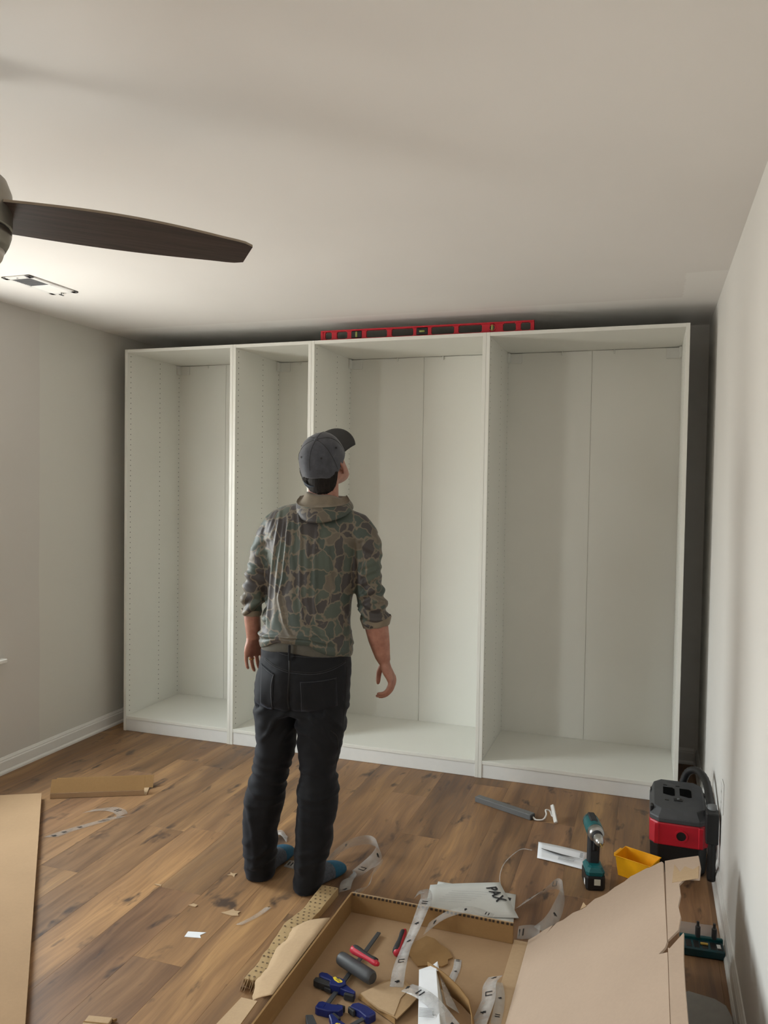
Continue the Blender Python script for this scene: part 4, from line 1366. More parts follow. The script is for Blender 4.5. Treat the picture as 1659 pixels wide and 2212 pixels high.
n1 = t.noise(v, 45, 5, .65)
n2 = t.noise(v, 900, 2)
M_CAP = t.bsdf(t.ramp(n1, [(.35, (.044, .047, .060)), (.62, (.062, .066, .082)), (.80, (.120, .120, .128))]), .85, 0, t.bump(n2, .15, .0006), **{'Sheen Weight': .25})
M_CAPD = paint('cap_under_brim', (.030, .030, .030), .8, var=.1, bump=.1)
M_SOCKG = paint('grey_sock_knit', (.075, .085, .105), .9, var=.25, scale=120, bump=.2)
M_SOCKT = paint('teal_sock_toe', (.010, .085, .155), .85, var=.15, scale=120, bump=.2)
M_BELT = paint('olive_web_belt', (.088, .082, .066), .8, var=.1, bump=.3, bscale=700)
M_GOLD = paint('gold_ring', (.80, .52, .20), .25, 1.0)

# ---------------------------------------------------------------- jeans
J = MB()
J.loft([sil(-.136, .200, .953, .112, .0), sil(-.140, .203, .92, .116, .0), sil(-.146, .205, .875, .124, -.004), sil(-.158, .205, .82, .132, -.008),
        sil(-.166, .201, .76, .132, -.008), sil(-.166, .197, .70, .122, -.004), sil(-.164, .193, .665, .108, 0)])
def leg(tab):
    return MB().loft([sil(xl, xr, z, b, cy, 2.1) for z, xl, xr, b, cy in tab])
LEGL = [(.76, -.166, .02, .112, .022), (.70, -.166, .014, .108, .024), (.63, -.163, -.003, .102, .026), (.54, -.156, -.003, .096, .030), (.464, -.168, -.022, .090, .032), (.403, -.180, -.038, .086, .032), (.327, -.197, -.041, .086, .030),
        (.261, -.204, -.061, .084, .028), (.21, -.204, -.070, .081, .028), (.147, -.203, -.071, .078, .030), (.069, -.197, -.075, .074, .036), (.02, -.191, -.083, .066, .042), (-.006, -.186, -.096, .060, .044)]
LEGR = [(.76, .01, .199, .112, -.034), (.70, -.002, .196, .108, -.036), (.63, 0, .189, .102, -.042), (.542, -.001, .180, .096, -.048), (.508, .003, .173, .092, -.050), (.446, .010, .158, .088, -.054), (.421, .012, .152, .087, -.055), (.379, .014, .167, .088, -.058),
        (.32, .005, .166, .086, -.062), (.26, .001, .158, .084, -.066), (.203, 0, .146, .080, -.070), (.156, 0, .148, .078, -.073), (.084, -.003, .126, .074, -.076), (.006, -.009, .110, .068, -.078), (-.035, -.009, .100, .064, -.080), (-.0385, -.006, .094, .060, -.080)]
for tab in (LEGL, LEGR):
    q = leg(tab)
    J.add(q.v, q.f)
me = remeshed(J, .0075, 8)
co, no = co_no(me)
n1 = nz(co, 7.0, 3.1, (1, 1, 1.6))
n2 = nz(co, 17.0, 9.7, (1, 1, 2.2))
side = np.where(co[:, 0] < .0 + .0 * co[:, 2], -1, 1)
z = co[:, 2]
x_ = co[:, 0]
# bunched wrinkles behind knees and above the hems, diagonal drags under the seat
kz = np.exp(-((z - .40) / .085) ** 2)
hz_ = np.exp(-((z - .10) / .12) ** 2)
sz = np.exp(-((z - .64) / .075) ** 2)
ph = z * 115 + n1 * 5.0 + x_ * 18
wr = np.maximum(0, np.sin(ph)) ** 1.5 * kz * .0046
wr += np.maximum(0, np.sin(z * 85 + n1 * 6 + x_ * -26)) ** 2 * hz_ * .0030
wr += np.maximum(0, np.sin(z * 62 + side * x_ * 70 + n1 * 4)) ** 2 * sz * .0060
wr += n1 * .0040 + n2 * .0022
# cleft of the seat and hollow between the legs
cx_ = -.030 + .02 * (z - .75)
wr -= .010 * np.exp(-((x_ - cx_) / .016) ** 2) * np.exp(-((z - .74) / .07) ** 2) * (no[:, 1] < 0)
# under-seat crease
crs = .685 + .10 * np.abs(x_ - cx_) ** 1.0
wr -= .008 * np.exp(-((z - crs) / .010) ** 2) * (no[:, 1] < -.1) * (np.abs(x_ - cx_) < .13)
# vertical light folds down the calves
wr += .004 * np.exp(-((x_ + .175 - .02 * np.sin(z * 12)) / .012) ** 2) * (z < .40) * (z > .05)
wr += .004 * np.exp(-((x_ - .020) / .012) ** 2) * (z < .42) * (z > .08)
co2 = co + no * (wr * 1.5)[:, None]
co2[:, 2] = np.maximum(co2[:, 2], .0035)
me.vertices.foreach_set('co', co2.ravel())
jeans = finish('jeans', me, M_JEAN, man)
BVJ = BVHTree.FromPolygons([tuple(q) for q in co2], [tuple(p.vertices) for p in me.polygons])


def cast(bv, x, z_, off=.0015, y0=-1.0):
    h = bv.ray_cast(Vector((x, y0, z_)), Vector((0, 1, 0)))
    if h[0] is None:
        return None
    n_ = h[1]
    if n_.y > 0:
        n_ = -n_
    return h[0] + n_ * off


def band(name, bv, pts, width, mat_, parent, off=.0012, thick=.0007, n=10):
    off *= .6
    """narrow strip laid on a surface along a line given in (x, z)"""
    P_ = smooth_path([(x, z_, 0) for x, z_ in pts], n)
    vs, fs = [], []
    for i, q in enumerate(P_):
        d_ = (P_[min(i + 1, len(P_) - 1)] - P_[max(i - 1, 0)]).normalized()
        nn = Vector((-d_.y, d_.x, 0)) * width / 2
        a_ = cast(bv, q.x + nn.x, q.y + nn.y, off)
        b_ = cast(bv, q.x - nn.x, q.y - nn.y, off)
        if a_ is None or b_ is None:
            continue
        vs += [tuple(a_), tuple(b_)]
    fs = [(2 * i, 2 * i + 1, 2 * i + 3, 2 * i + 2) for i in range(len(vs) // 2 - 1)]
    return obj(name, MB().add(vs, fs), mat_, parent, smooth=True, solid=thick)


def patch_on(name, bv, quad, mat_, parent, off=.0016, n=10, thick=.0014):
    a, b, c_, d_ = quad
    vs = []
    for j in range(n + 1):
        for i in range(n + 1):
            u_, w_ = i / n, j / n
            x = (a[0] * (1 - u_) + b[0] * u_) * (1 - w_) + (d_[0] * (1 - u_) + c_[0] * u_) * w_
            z_ = (a[1] * (1 - u_) + b[1] * u_) * (1 - w_) + (d_[1] * (1 - u_) + c_[1] * u_) * w_
            q = cast(bv, x, z_, off)
            if q is None:
                q = Vector((x, 0, z_))
            vs.append(tuple(q))
    fs = [(j * (n + 1) + i, j * (n + 1) + i + 1, (j + 1) * (n + 1) + i + 1, (j + 1) * (n + 1) + i) for j in range(n) for i in range(n)]
    return obj(name, MB().add(vs, fs), mat_, parent, smooth=True, solid=thick)

band('back_seam', BVJ, [(-.032, .905), (-.031, .855), (-.034, .80), (-.036, .745), (-.03, .70)], .007, M_JEAN2, jeans)
band('yoke_seam', BVJ, [(-.125, .885), (-.085, .866), (-.034, .852)], .004, M_JEAN2, jeans)
band('yoke_seam', BVJ, [(-.034, .852), (.05, .850), (.12, .862), (.18, .885)], .004, M_JEAN2, jeans)
band('yoke_stitch', BVJ, [(-.125, .879), (-.085, .860), (-.036, .846)], .0014, M_STITCH, jeans, .0022)
band('yoke_stitch', BVJ, [(-.030, .846), (.05, .844), (.12, .856), (.18, .879)], .0014, M_STITCH, jeans, .0022)
band('waist_stitch', BVJ, [(-.105, .921), (-.08, .917), (-.034, .907), (.05, .905), (.12, .905)], .0014, M_STITCH, jeans, .0022)
pk = patch_on('back_pocket', BVJ, [(-.140, .862), (-.088, .838), (-.094, .694), (-.140, .712)], M_JEAN, jeans)
band('pocket_stitch', BVJ, [(-.138, .856), (-.112, .842), (-.090, .833)], .0016, M_STITCH, pk, .0046)
band('pocket_stitch', BVJ, [(-.089, .836), (-.099, .784), (-.093, .697)], .0016, M_STITCH, pk, .0046)
pk = patch_on('back_pocket', BVJ, [(.008, .817), (.145, .830), (.150, .72), (.014, .700)], M_JEAN, jeans)
band('pocket_stitch', BVJ, [(.010, .814), (.08, .820), (.140, .827)], .0016, M_STITCH, pk, .0046)
band('pocket_stitch', BVJ, [(.011, .813), (.015, .760), (.016, .704)], .0016, M_STITCH, pk, .0046)
band('side_seam', BVJ, [(.186, .86), (.182, .75), (.172, .62), (.150, .48)], .002, M_JEAN2, jeans)
band('tool_pocket', BVJ, [(.125, .63), (.150, .60), (.155, .55)], .004, M_JEAN2, jeans)

# belt and loops
bl_ = []
for z_, xl, xr, b in ((.905, -.1395, .2045, .1185), (.909, -.1415, .2065, .1205), (.946, -.1400, .2045, .1185), (.950, -.1375, .2015, .1160)):
    bl_.append(sil(xl, xr, z_, b, 0, 2.2, BROT, 48))
for rg in bl_:
    for i, (x, y, z_) in enumerate(rg):
        rg[i] = (x, y, z_ - .030 * max(0, (x - .0)) * (1 if y < .05 else .4) + .012 * math.exp(-((x + .05) / .08) ** 2))
belt = obj('belt', MB().loft(bl_), M_BELT, man, smooth=True)
BVB = BVHTree.FromPolygons([tuple(v_.co) for v_ in belt.data.vertices], [tuple(p.vertices) for p in belt.data.polygons])
obj('belt_loop', MB().cbox(-.0370, -.0270, -.1265, -.118, .893, .952, .002), M_JEAN, jeans)

# ---------------------------------------------------------------- hoodie
Hd = MB()
Hd.loft([sil(-.146, .206, .915, .127, 0), sil(-.150, .212, .935, .131, 0), sil(-.147, .211, .955, .129, 0), sil(-.140, .202, .985, .122, 0), sil(-.136, .201, 1.035, .118, 0), sil(-.124, .206, 1.10, .118, 0),
         sil(-.122, .214, 1.16, .122, 0), sil(-.123, .219, 1.22, .128, .002), sil(-.128, .227, 1.30, .132, .004), sil(-.136, .240, 1.36, .128, .008), sil(-.134, .240, 1.41, .112, .014), sil(-.108, .220, 1.447, .090, .024),
         sil(-.060, .190, 1.470, .074, .032), sil(.0, .165, 1.482, .055, .036)])
SHL = [(-.050, .055, 1.415, .050), (-.088, .056, 1.392, .056), (-.110, .056, 1.355, .056), (-.132, .056, 1.29, .054), (-.152, .055, 1.21, .051), (-.166, .058, 1.155, .0485), (-.173, .066, 1.105, .047), (-.179, .074, 1.075, .042), (-.180, .080, 1.058, .037)]
SHR = [(.170, -.03, 1.418, .050), (.222, -.045, 1.392, .058), (.250, -.052, 1.355, .060), (.266, -.057, 1.303, .056), (.270, -.058, 1.225, .053), (.270, -.056, 1.185, .052), (.279, -.052, 1.133, .057), (.292, -.046, 1.070, .058), (.301, -.040, 1.035, .055), (.305, -.036, 1.018, .051)]
for tab in (SHL, SHR):
    pth, rad = [], []
    for x, y, z_, r_ in tab:
        X_, Z_ = S(x, z_, y)
        pth.append((X_, y, Z_))
        rad.append(r_ * (DD + y) / DD)
    Hd.tube(pth, rad, 20)
me = remeshed(Hd, .0065, 5)
co, no = co_no(me)
x_, y_, z = co[:, 0].copy(), co[:, 1].copy(), co[:, 2].copy()
n1 = nz(co, 8.0, 5.3)
n2 = nz(co, 22.0, 1.9)
armL = (x_ < -.118 - (1.36 - z) * .02) & (z < 1.36) & (z > 1.0) & (x_ < -.124)
armR = (x_ > .232) & (z < 1.37)
body_ = ~(armL | armR)
back = np.clip(-no[:, 1] * 1.5, 0, 1) * body_
d = n1 * .0035 + n2 * .0016
FOLDS = [
    ([(-.073, 1.44), (-.092, 1.32), (-.108, 1.20), (-.115, 1.10), (-.118, 1.02)], .0045, .0062),
    ([(-.043, 1.41), (-.052, 1.29), (-.060, 1.20), (-.077, 1.125), (-.055, 1.03), (-.030, .985)], .0050, .0078),
    ([(-.005, 1.46), (.005, 1.37), (.004, 1.28), (.005, 1.14), (.018, 1.05), (.08, .985)], .0048, .0070),
    ([(.072, 1.40), (.058, 1.31), (.060, 1.22), (.060, 1.12), (.068, 1.04)], .0050, .0066),
    ([(.104, 1.34), (.110, 1.24), (.135, 1.16), (.165, 1.085), (.195, 1.01)], .0050, .0048),
    ([(-.060, 1.42), (-.073, 1.30), (-.085, 1.20), (-.092, 1.12)], .0040, .0050),
    ([(.032, 1.36), (.030, 1.24), (.030, 1.12)], .009, .0035),
    ([(.145, 1.30), (.150, 1.20), (.170, 1.10)], .010, .0030),
    ([(-.022, 1.43), (-.028, 1.35), (-.030, 1.28)], .0040, .0050),
]
for pts, sg, am in FOLDS:
    fx_ = polyx(z, pts)
    zt, zb_ = pts[0][1], pts[-1][1]
    env = np.clip((zt - z) / .05 + .5, 0, 1) * np.clip((z - zb_) / .05 + .5, 0, 1)
    dx_ = x_ - fx_
    d += back * env * am * (np.exp(-(dx_ / sg) ** 2) - .45 * np.exp(-((dx_ - 2.6 * sg) / (2.0 * sg)) ** 2) - .35 * np.exp(-((dx_ + 2.8 * sg) / (2.2 * sg)) ** 2))
# drags at the left shoulder seam
for i in range(4):
    xs0 = -.085 - i * .014
    d += .0035 * back * np.exp(-((x_ - xs0 - (z - 1.42) * .35) / .0045) ** 2) * np.clip((z - 1.33) / .04, 0, 1)
# bunching above the hem
bz = np.exp(-((z - .965) / .022) ** 2)
d += body_ * bz * (.0055 * np.maximum(0, np.sin(z * 190 + n1 * 4 + x_ * 9)) + .002)
d += body_ * .006 * np.exp(-((z - .972 - .018 * np.sin(x_ * 22)) / .008) ** 2) * (x_ < .12)
d -= body_ * .004 * np.exp(-((z - .952 + .03 * np.maximum(0, x_)) / .006) ** 2)
# sleeves: soft rings, tighter toward the cuffs
ar_ = (armL | armR)
low = np.clip((1.26 - z) / .16, 0, 1)
d += ar_ * (.0022 + .0052 * low) * np.sin(z * (118 + 40 * low) + n1 * 5 + np.where(armR, x_ * 55, x_ * -55))
d += ar_ * n2 * .004
# groove where the sleeves meet the body
d -= .006 * np.exp(-((x_ - (.232 - (z - 1.3) * .06)) / .007) ** 2) * (z > 1.14) * (z < 1.34) * (no[:, 1] < .2)
d -= .006 * np.exp(-((x_ + .116 + (1.36 - z) * .015) / .006) ** 2) * (z > 1.16) * (z < 1.34) * (no[:, 1] < .2)
co2 = co + no * d[:, None]
# curved hem: lifted over the belt, hanging low at the right
low_ = np.clip((.985 - co2[:, 2]) / .06, 0, 1) * (co2[:, 2] < 1.0) * (np.abs(co2[:, 0] - .03) < .22)
xx = co2[:, 0]
hemz = np.interp(xx, [-.16, -.14, -.10, -.075, .045, .07, .115, .20, .24], [-.006, .004, .028, .036, .033, .012, -.006, -.026, -.028])
co2[:, 2] += low_ * hemz * np.where(y_ < .04, 1, .3)
me.vertices.foreach_set('co', co2.ravel())
hoodie = finish('hoodie', me, M_CAMO, man)
# sleeve cuffs turned to the tan inside
def cuff(c0, c1, r0, r1, tilt):
    rings_ = []
    for u_, rr in ((0, r0 * .96), (.15, r0), (.85, r1), (1, r1 * .97), (1, r1 * .86)):
        c_ = Vector(c0).lerp(Vector(c1), u_)
        rings_.append([(c_.x + rr * math.cos(a * math.pi / 14), c_.y + rr * math.sin(a * math.pi / 14), c_.z + tilt * rr * math.cos(a * math.pi / 14) + .0012 * math.sin(a * 1.7)) for a in range(28)])
    return obj('cuff', MB().loft(rings_, caps=False), M_TAN, hoodie, smooth=True)
def P3(x, y, z_):
    X_, Z_ = S(x, z_, y)
    return (X_, y, Z_)
cuff(P3(.304, -.037, 1.034), P3(.3065, -.034, 1.000), .0600, .0530, .18)
cuff(P3(-.180, .079, 1.066), P3(-.180, .082, 1.044), .0425, .0385, -.05)

# hood lying on the back
NC = Vector((.094, .034, 0))
def hood_rings(which):
    rows_ = {'neck': [], 'mid': [], 'rim': [], 'rim2': [], 'bulge': [], 'bot': []}
    n_ = 40
    for k_ in range(n_):
        a = 2 * math.pi * k_ / n_
        # a = 0 is the middle of the back
        dx_, dy_ = math.sin(a), -math.cos(a)
        w_ = max(0.0, math.cos(a)) ** .8            # back weight
        sd = math.sin(a)
        wob = .004 * math.sin(3 * a + 1)
        rneck, rrim = .062, .090 + .046 * w_ + wob
        rbot = .108 + .056 * w_
        zr_ = 1.508 - .046 * w_ + .004 * sd * (1 - w_) + .005 * math.sin(2 * a + .6)
        zb_ = 1.474 - .070 * w_ ** 1.5 + .022 * sd * w_
        def P_(r_, z_, sx=1.0):
            return (NC.x + dx_ * r_ * 1.02 * sx - .006 * w_, NC.y + dy_ * r_, z_)
        rows_['neck'].append(P_(rneck, 1.490))
        rows_['mid'].append(P_(rneck + .45 * (rrim - rneck), 1.504 - .026 * w_ + .006 * math.sin(5 * a)))
        rows_['rim'].append(P_(rrim - .006, zr_ - .003))
        rows_['rim2'].append(P_(rrim, zr_ + .002))
        rows_['bulge'].append(P_(rrim + .52 * (rbot - rrim) + .012, (zr_ + zb_) / 2 - .004, .88 if sd < 0 else .95))
        rows_['bot'].append(P_(rbot + .002, zb_, .80 if sd < 0 else .92))
    return rows_
hr = hood_rings(0)
ctop = []
for k_ in range(40):
    a = 2 * math.pi * k_ / 40
    w_ = max(0.0, math.cos(a))
    r_ = .0675 + .005 * w_
    ctop.append((NC.x + math.sin(a) * r_ * 1.02, NC.y - math.cos(a) * r_, 1.523 - .015 * math.sin(a) + .006 * w_ + .003 * math.sin(4 * a)))
obj('hood_lining', MB().loft([hr['neck'], ctop, hr['mid'], hr['rim'], hr['rim2']], caps=False), M_TAN, hoodie, smooth=True, subsurf=1)
obj('hood', MB().loft([hr['rim2'], hr['bulge'], hr['bot'], [(NC.x + (x - NC.x) * .86, NC.y + (y - NC.y) * .86, z_ + .012) for x, y, z_ in hr['bot']]], caps=False), M_CAMO, hoodie, smooth=True, subsurf=1)
obj('hood_seam', MB().tube([(x * 1.0, y - .001, z_ + .001) for x, y, z_ in (hr['rim2'][-12:] + hr['rim2'][:13])], .0009, 6), M_TAN, hoodie, smooth=True)

# ---------------------------------------------------------------- body (head, neck, arms, hands: one mesh)
HC = Vector((.097, .045, 1.631))
YAW, PIT = math.radians(-39), math.radians(39)
MH = Matrix.Translation(HC) @ RZ(YAW) @ Matrix.Rotation(PIT, 4, 'X') @ Matrix.Rotation(math.radians(4), 4, 'Y')

def hring(z_, y0, y1, hw, p=2.2, n=28):
    out = []
    cy = (y0 + y1) / 2
    b = (y1 - y0) / 2
    for k_ in range(n):
        a = 2 * math.pi * k_ / n
        ct, st = math.cos(a), math.sin(a)
        x = hw * math.copysign(abs(ct) ** (2 / p), ct)
        y = cy + b * math.copysign(abs(st) ** (2 / p), st)
        if st > 0:
            x *= 1 - .18 * st * st
        out.append((x, y, z_))
    return out
Bd = MB()
Bd.loft([hring(-.121, .052, .082, .016), hring(-.114, .030, .092, .032), hring(-.098, -.002, .0965, .046), hring(-.075, -.035, .094, .057), hring(-.05, -.070, .092, .064), hring(-.02, -.086, .089, .069), hring(0, -.093, .084, .0715),
         hring(.03, -.097, .092, .074), hring(.06, -.094, .088, .072), hring(.088, -.078, .072, .060), hring(.108, -.045, .042, .038), hring(.116, -.015, .012, .014)], 0, MH)
# nose, lips, brow, ears
Bd.loft([[(-.006, .085, .012), (.006, .085, .012), (.005, .094, .012), (-.005, .094, .012)], [(-.013, .085, -.022), (.013, .085, -.022), (.008, .108, -.020), (-.008, .108, -.020)],
         [(-.017, .085, -.040), (.017, .085, -.040), (.010, .114, -.034), (-.010, .114, -.034)], [(-.012, .085, -.046), (.012, .085, -.046), (.007, .104, -.044), (-.007, .104, -.044)]], 0, MH)
Bd.tube([(-.022, .088, -.066), (0, .099, -.064), (.022, .088, -.066)], [.004, .006, .004], 10, 0, MH)
Bd.tube([(-.019, .087, -.075), (0, .098, -.075), (.019, .087, -.075)], [.004, .0068, .004], 10, 0, MH)
Bd.tube([(-.045, .078, .020), (-.02, .090, .022), (0, .091, .018), (.02, .090, .022), (.045, .078, .020)], [.006, .008, .006, .008, .006], 10, 0, MH)
for sx_ in (-1, 1):
    er = [(.070, .004, -.038), (.081, -.004, -.030), (.092, -.014, -.012), (.096, -.018, .008), (.092, -.015, .020), (.082, -.004, .026), (.074, .008, .018)]
    Bd.tube(smooth_path([(sx_ * x, y, z_) for x, y, z_ in er], 4), .0048, 10, 0, MH)
    Bd.loft([[(sx_ * (.066 + .018 * q), -.005 + .012 * math.cos(a) * (1 - .2 * q), -.004 + .026 * math.sin(a) * (1 - .2 * q)) for a in [2 * math.pi * w_ / 10 for w_ in range(10)]] for q in (0, 1)], 0, MH)
# neck, trunk core
nk0 = MH @ Vector((0, -.030, -.030))
Bd.tube([nk0, Vector((.092, .020, 1.555)), Vector((.092, .022, 1.51)), Vector((.080, .020, 1.46)), Vector((.06, .01, 1.40))], [.058, .0585, .060, .070, .075], 24)
Bd.loft([sil(-.07, .18, 1.44, .06, .01), sil(-.10, .20, 1.36, .085, .005), sil(-.09, .18, 1.15, .085, 0), sil(-.11, .17, .93, .085, 0), sil(-.13, .16, .80, .085, 0), sil(-.12, .16, .72, .07, 0)])
# legs inside the jeans
for tab in (LEGL, LEGR):
    rows_ = [((xl + xr) / 2, cy, z_, min((xr - xl) / 2, b) * .62) for z_, xl, xr, b, cy in tab if z_ < .73 and z_ > .03]
    Bd.tube([P3(x, y, z_) for x, y, z_, r_ in rows_], [r_ for *_, r_ in rows_], 14)
# arms
AL = [(-.070, .055, 1.40, .042), (-.110, .056, 1.35, .043), (-.150, .055, 1.21, .034), (-.170, .062, 1.12, .029), (-.178, .076, 1.075, .0285), (-.178, .079, 1.055, .0325), (-.1775, .082, 1.035, .0330), (-.1745, .088, 1.00, .0315), (-.1735, .094, .972, .0285), (-.174, .098, .955, .0255)]
AR = [(.20, -.04, 1.40, .044), (.252, -.053, 1.35, .045), (.270, -.058, 1.22, .034), (.280, -.052, 1.13, .034), (.299, -.040, 1.04, .036), (.302, -.036, 1.015, .0455), (.307, -.032, .995, .0460), (.316, -.024, .95, .0425), (.324, -.016, .915, .0370), (.332, -.010, .88, .0305), (.340, -.005, .858, .0245)]
for tab in (AL, AR):
    Bd.tube([P3(x, y, z_) for x, y, z_, r_ in tab], [r_ for *_, r_ in tab], 20)
# right hand: palm facing left, thumb forward, fingers curled
def quadring(c_, ux, uy, hx, hy, n=16, p=2.6):
    out = []
    for k_ in range(n):
        a = 2 * math.pi * k_ / n
        ct, st = math.cos(a), math.sin(a)
        out.append(tuple(Vector(c_) + ux * (hx * math.copysign(abs(ct) ** (2 / p), ct)) + uy * (hy * math.copysign(abs(st) ** (2 / p), st))))
    return out
ux = Vector((.93, -.36, .10)).normalized()   # back of the hand
uy = Vector((.36, .93, 0)).normalized()      # toward the index side
Bd.loft([quadring(P3(.339, -.005, .866), ux, uy, .0215, .0265), quadring(P3(.341, -.003, .852), ux, uy, .0190, .0290), quadring(P3(.347, 0, .832), ux, uy, .0180, .0360), quadring(P3(.357, .002, .812), ux, uy, .0165, .0405), quadring(P3(.366, .004, .796), ux, uy, .0140, .0410), quadring(P3(.368, .004, .786), ux, uy, .0115, .0390)])
def finger(pts, r0, r1):
    P_ = smooth_path(pts, 5)
    n_ = len(P_)
    rad = []
    for i in range(n_):
        u_ = i / (n_ - 1)
        r_ = r0 + (r1 - r0) * u_
        r_ *= 1 + .06 * math.exp(-((u_ - .38) / .06) ** 2) + .05 * math.exp(-((u_ - .70) / .05) ** 2)
        if u_ > .93:
            r_ *= .80
        rad.append(r_)
    Bd.tube(P_, rad, 12)
    e_ = P_[-1] + (P_[-1] - P_[-2]).normalized() * rad[-1] * .5
    Bd.tube([P_[-1], e_], [rad[-1], rad[-1] * .45], 12)
for k_, (yo, lx, lz, tx_, tz_) in enumerate(((.031, .366, .752, .330, .720), (.010, .366, .744, .318, .716), (-.010, .364, .744, .312, .724), (-.029, .360, .752, .320, .737))):
    m_ = P3(.369, .004, .796)
    base = Vector(m_) + uy * yo
    pip_ = Vector(P3(lx, .004, lz)) + uy * (yo * .9)
    tip_ = Vector(P3(tx_, .004, tz_)) + uy * (yo * .8)
    dip_ = pip_.lerp(tip_, .52) + Vector((.004, 0, -.006))
    finger([base, base.lerp(pip_, .5) + Vector((.005, 0, 0)), pip_, dip_, tip_], .0096 if k_ < 3 else .0086, .0074 if k_ < 3 else .0066)
finger([Vector(P3(.334, .015, .848)), Vector(P3(.321, .030, .822)), Vector(P3(.317, .036, .796)), Vector(P3(.3155, .036, .772))], .0125, .0088)
# left hand: back toward the viewer, fingers hanging
ux2 = Vector((-.62, -.78, 0)).normalized()
uy2 = Vector((.78, -.62, 0)).normalized() * -1   # toward the little finger
uy2 = Vector((-.80, -.55, 0)).normalized()
ux2 = Vector((-.55, .80, 0)).normalized() * -1
Bd.loft([quadring(P3(-.174, .098, .962), ux2, uy2, .0200, .0255), quadring(P3(-.1735, .100, .945), ux2, uy2, .0185, .0290), quadring(P3(-.1725, .104, .925), ux2, uy2, .0175, .0375), quadring(P3(-.1715, .108, .905), ux2, uy2, .0160, .0425), quadring(P3(-.170, .112, .891), ux2, uy2, .0125, .0430), quadring(P3(-.169, .113, .886), ux2, uy2, .0100, .0400)])
FL = []
for k_, (off_, ln_, cu_) in enumerate(((.036, .052, .012), (.0125, .067, .024), (-.0115, .071, .030), (-.035, .064, .022))):
    b_ = Vector(P3(-.170, .112, .890)) + uy2 * off_
    dn = Vector((.012, .004, -1)).normalized()
    sp_f = uy2 * (off_ * .16)
    p1_ = b_ + dn * ln_ * .50 + Vector((.004, .004, 0)) + sp_f * .6
    p2_ = b_ + dn * ln_ * .80 + Vector((.009, .4 * cu_, 0)) + sp_f
    p3_ = b_ + dn * ln_ * 1.02 + Vector((.014, cu_, 0)) + sp_f * 1.3
    FL.append((b_, p1_))
    finger([b_ + Vector((0, 0, .012)), b_, p1_, p2_, p3_], .0088 if k_ else .0080, .0070 if k_ else .0062)
tb = Vector(P3(-.168, .104, .935)) - uy2 * .018
finger([tb, tb + Vector((.022, .022, -.028)), tb + Vector((.026, .030, -.052)), tb + Vector((.024, .034, -.072))], .0125, .0088)
me = remeshed(Bd, .0029, 3, .5)
body_o = finish('body', me, M_SKIN, man)
# eyes, brows
for sx_ in (-1, 1):
    ey = MB().lathe([(.0005, -.010), (.006, -.008), (.010, 0), (.006, .008), (.0005, .010)], 16, 0, MH @ TR(sx_ * .031, .078, .000))
    eo = obj('eye', ey, M_WHITE, body_o, smooth=True)
    obj('pupil', MB().lathe([(.0005, .0), (.0045, 0), (.0005, .0015)], 12, 0, MH @ TR(sx_ * .031, .0875, .0) @ Matrix.Rotation(-math.pi / 2, 4, 'X')), M_INK, eo)
    obj('eyebrow', MB().tube([tuple(MH @ Vector(q)) for q in ((sx_ * .014, .0985, .026), (sx_ * .03, .096, .031), (sx_ * .048, .083, .026))], [.002, .003, .0015], 8), M_HAIR, body_o)
# ring on the left hand
rb_, rp1 = FL[1]
c_ = rb_.lerp(rp1, .42)
ax = (rp1 - rb_).normalized().to_track_quat('Z', 'Y').to_matrix().to_4x4()
rg_ = MB().lathe([(.0098, -.0022), (.0112, -.0020), (.0112, .0020), (.0098, .0022)], 24, 0, Matrix.Translation(c_) @ ax, cap=False)
tag(obj('wedding_ring', rg_, M_GOLD, man, smooth=False), 'thin gold ring')

# ---------------------------------------------------------------- hair
Hh = MB()
Hh.loft([hring(-.075, -.080, -.040, .045), hring(-.06, -.096, -.028, .064), hring(-.035, -.1025, -.012, .0745), hring(-.005, -.104, .000, .0765), hring(.025, -.102, .010, .0755), hring(.045, -.094, .01, .070)], 0, MH)
me = remeshed(Hh, .004, 4)
co, no = co_no(me)
inv = MH.inverted()
lc = np.array([tuple(inv @ Vector(q)) for q in co])
st1 = np.array([mnoise.noise(Vector((math.atan2(q[0], -q[1]) * 26, q[2] * 30, 1.3))) for q in lc])
st2 = np.array([mnoise.noise(Vector((math.atan2(q[0], -q[1]) * 70, q[2] * 45, 7.3))) for q in lc])
dd = st1 * .0028 + st2 * .0018
dd = np.where((lc[:, 2] < -.07), dd + .002 * st2, dd)
# clear the ears and the shaved sides of the neck
ear = np.exp(-(((lc[:, 1] - .004) / .020) ** 2 + ((lc[:, 2] + .004) / .030) ** 2))
dd = dd - ear * .016
co2 = co + no * dd[:, None]
me.vertices.foreach_set('co', co2.ravel())
finish('hair', me, M_HAIR, man)
vs, fs = [], []
na, nh = 60, 10
for j in range(nh + 1):
    for i in range(na + 1):
        a = math.radians(-112 + 158 * i / na)
        dg_ = math.degrees(a)
        zb_ = np.interp(dg_, [-112, -85, -60, -20, 10, 35, 55, 78], [1.578, 1.548, 1.527, 1.515, 1.517, 1.532, 1.560, 1.592])
        zb_ += .003 * mnoise.noise(Vector((a * 22, 3, 1)))
        u_ = j / nh
        z_ = zb_ + ((1.612 if dg_ < 15 else 1.612 - .0003 * (dg_ - 15)) - zb_) * u_
        cxn = .092 + .004 * u_
        cyn = .021 - .006 * u_
        r_ = .0605 + .0045 * math.sin(min(1, u_ * 1.6) * math.pi / 2) + .0016 * mnoise.noise(Vector((a * 60, z_ * 60, 2))) + .003 * u_
        vs.append((cxn + r_ * math.sin(a), cyn - r_ * math.cos(a), z_))
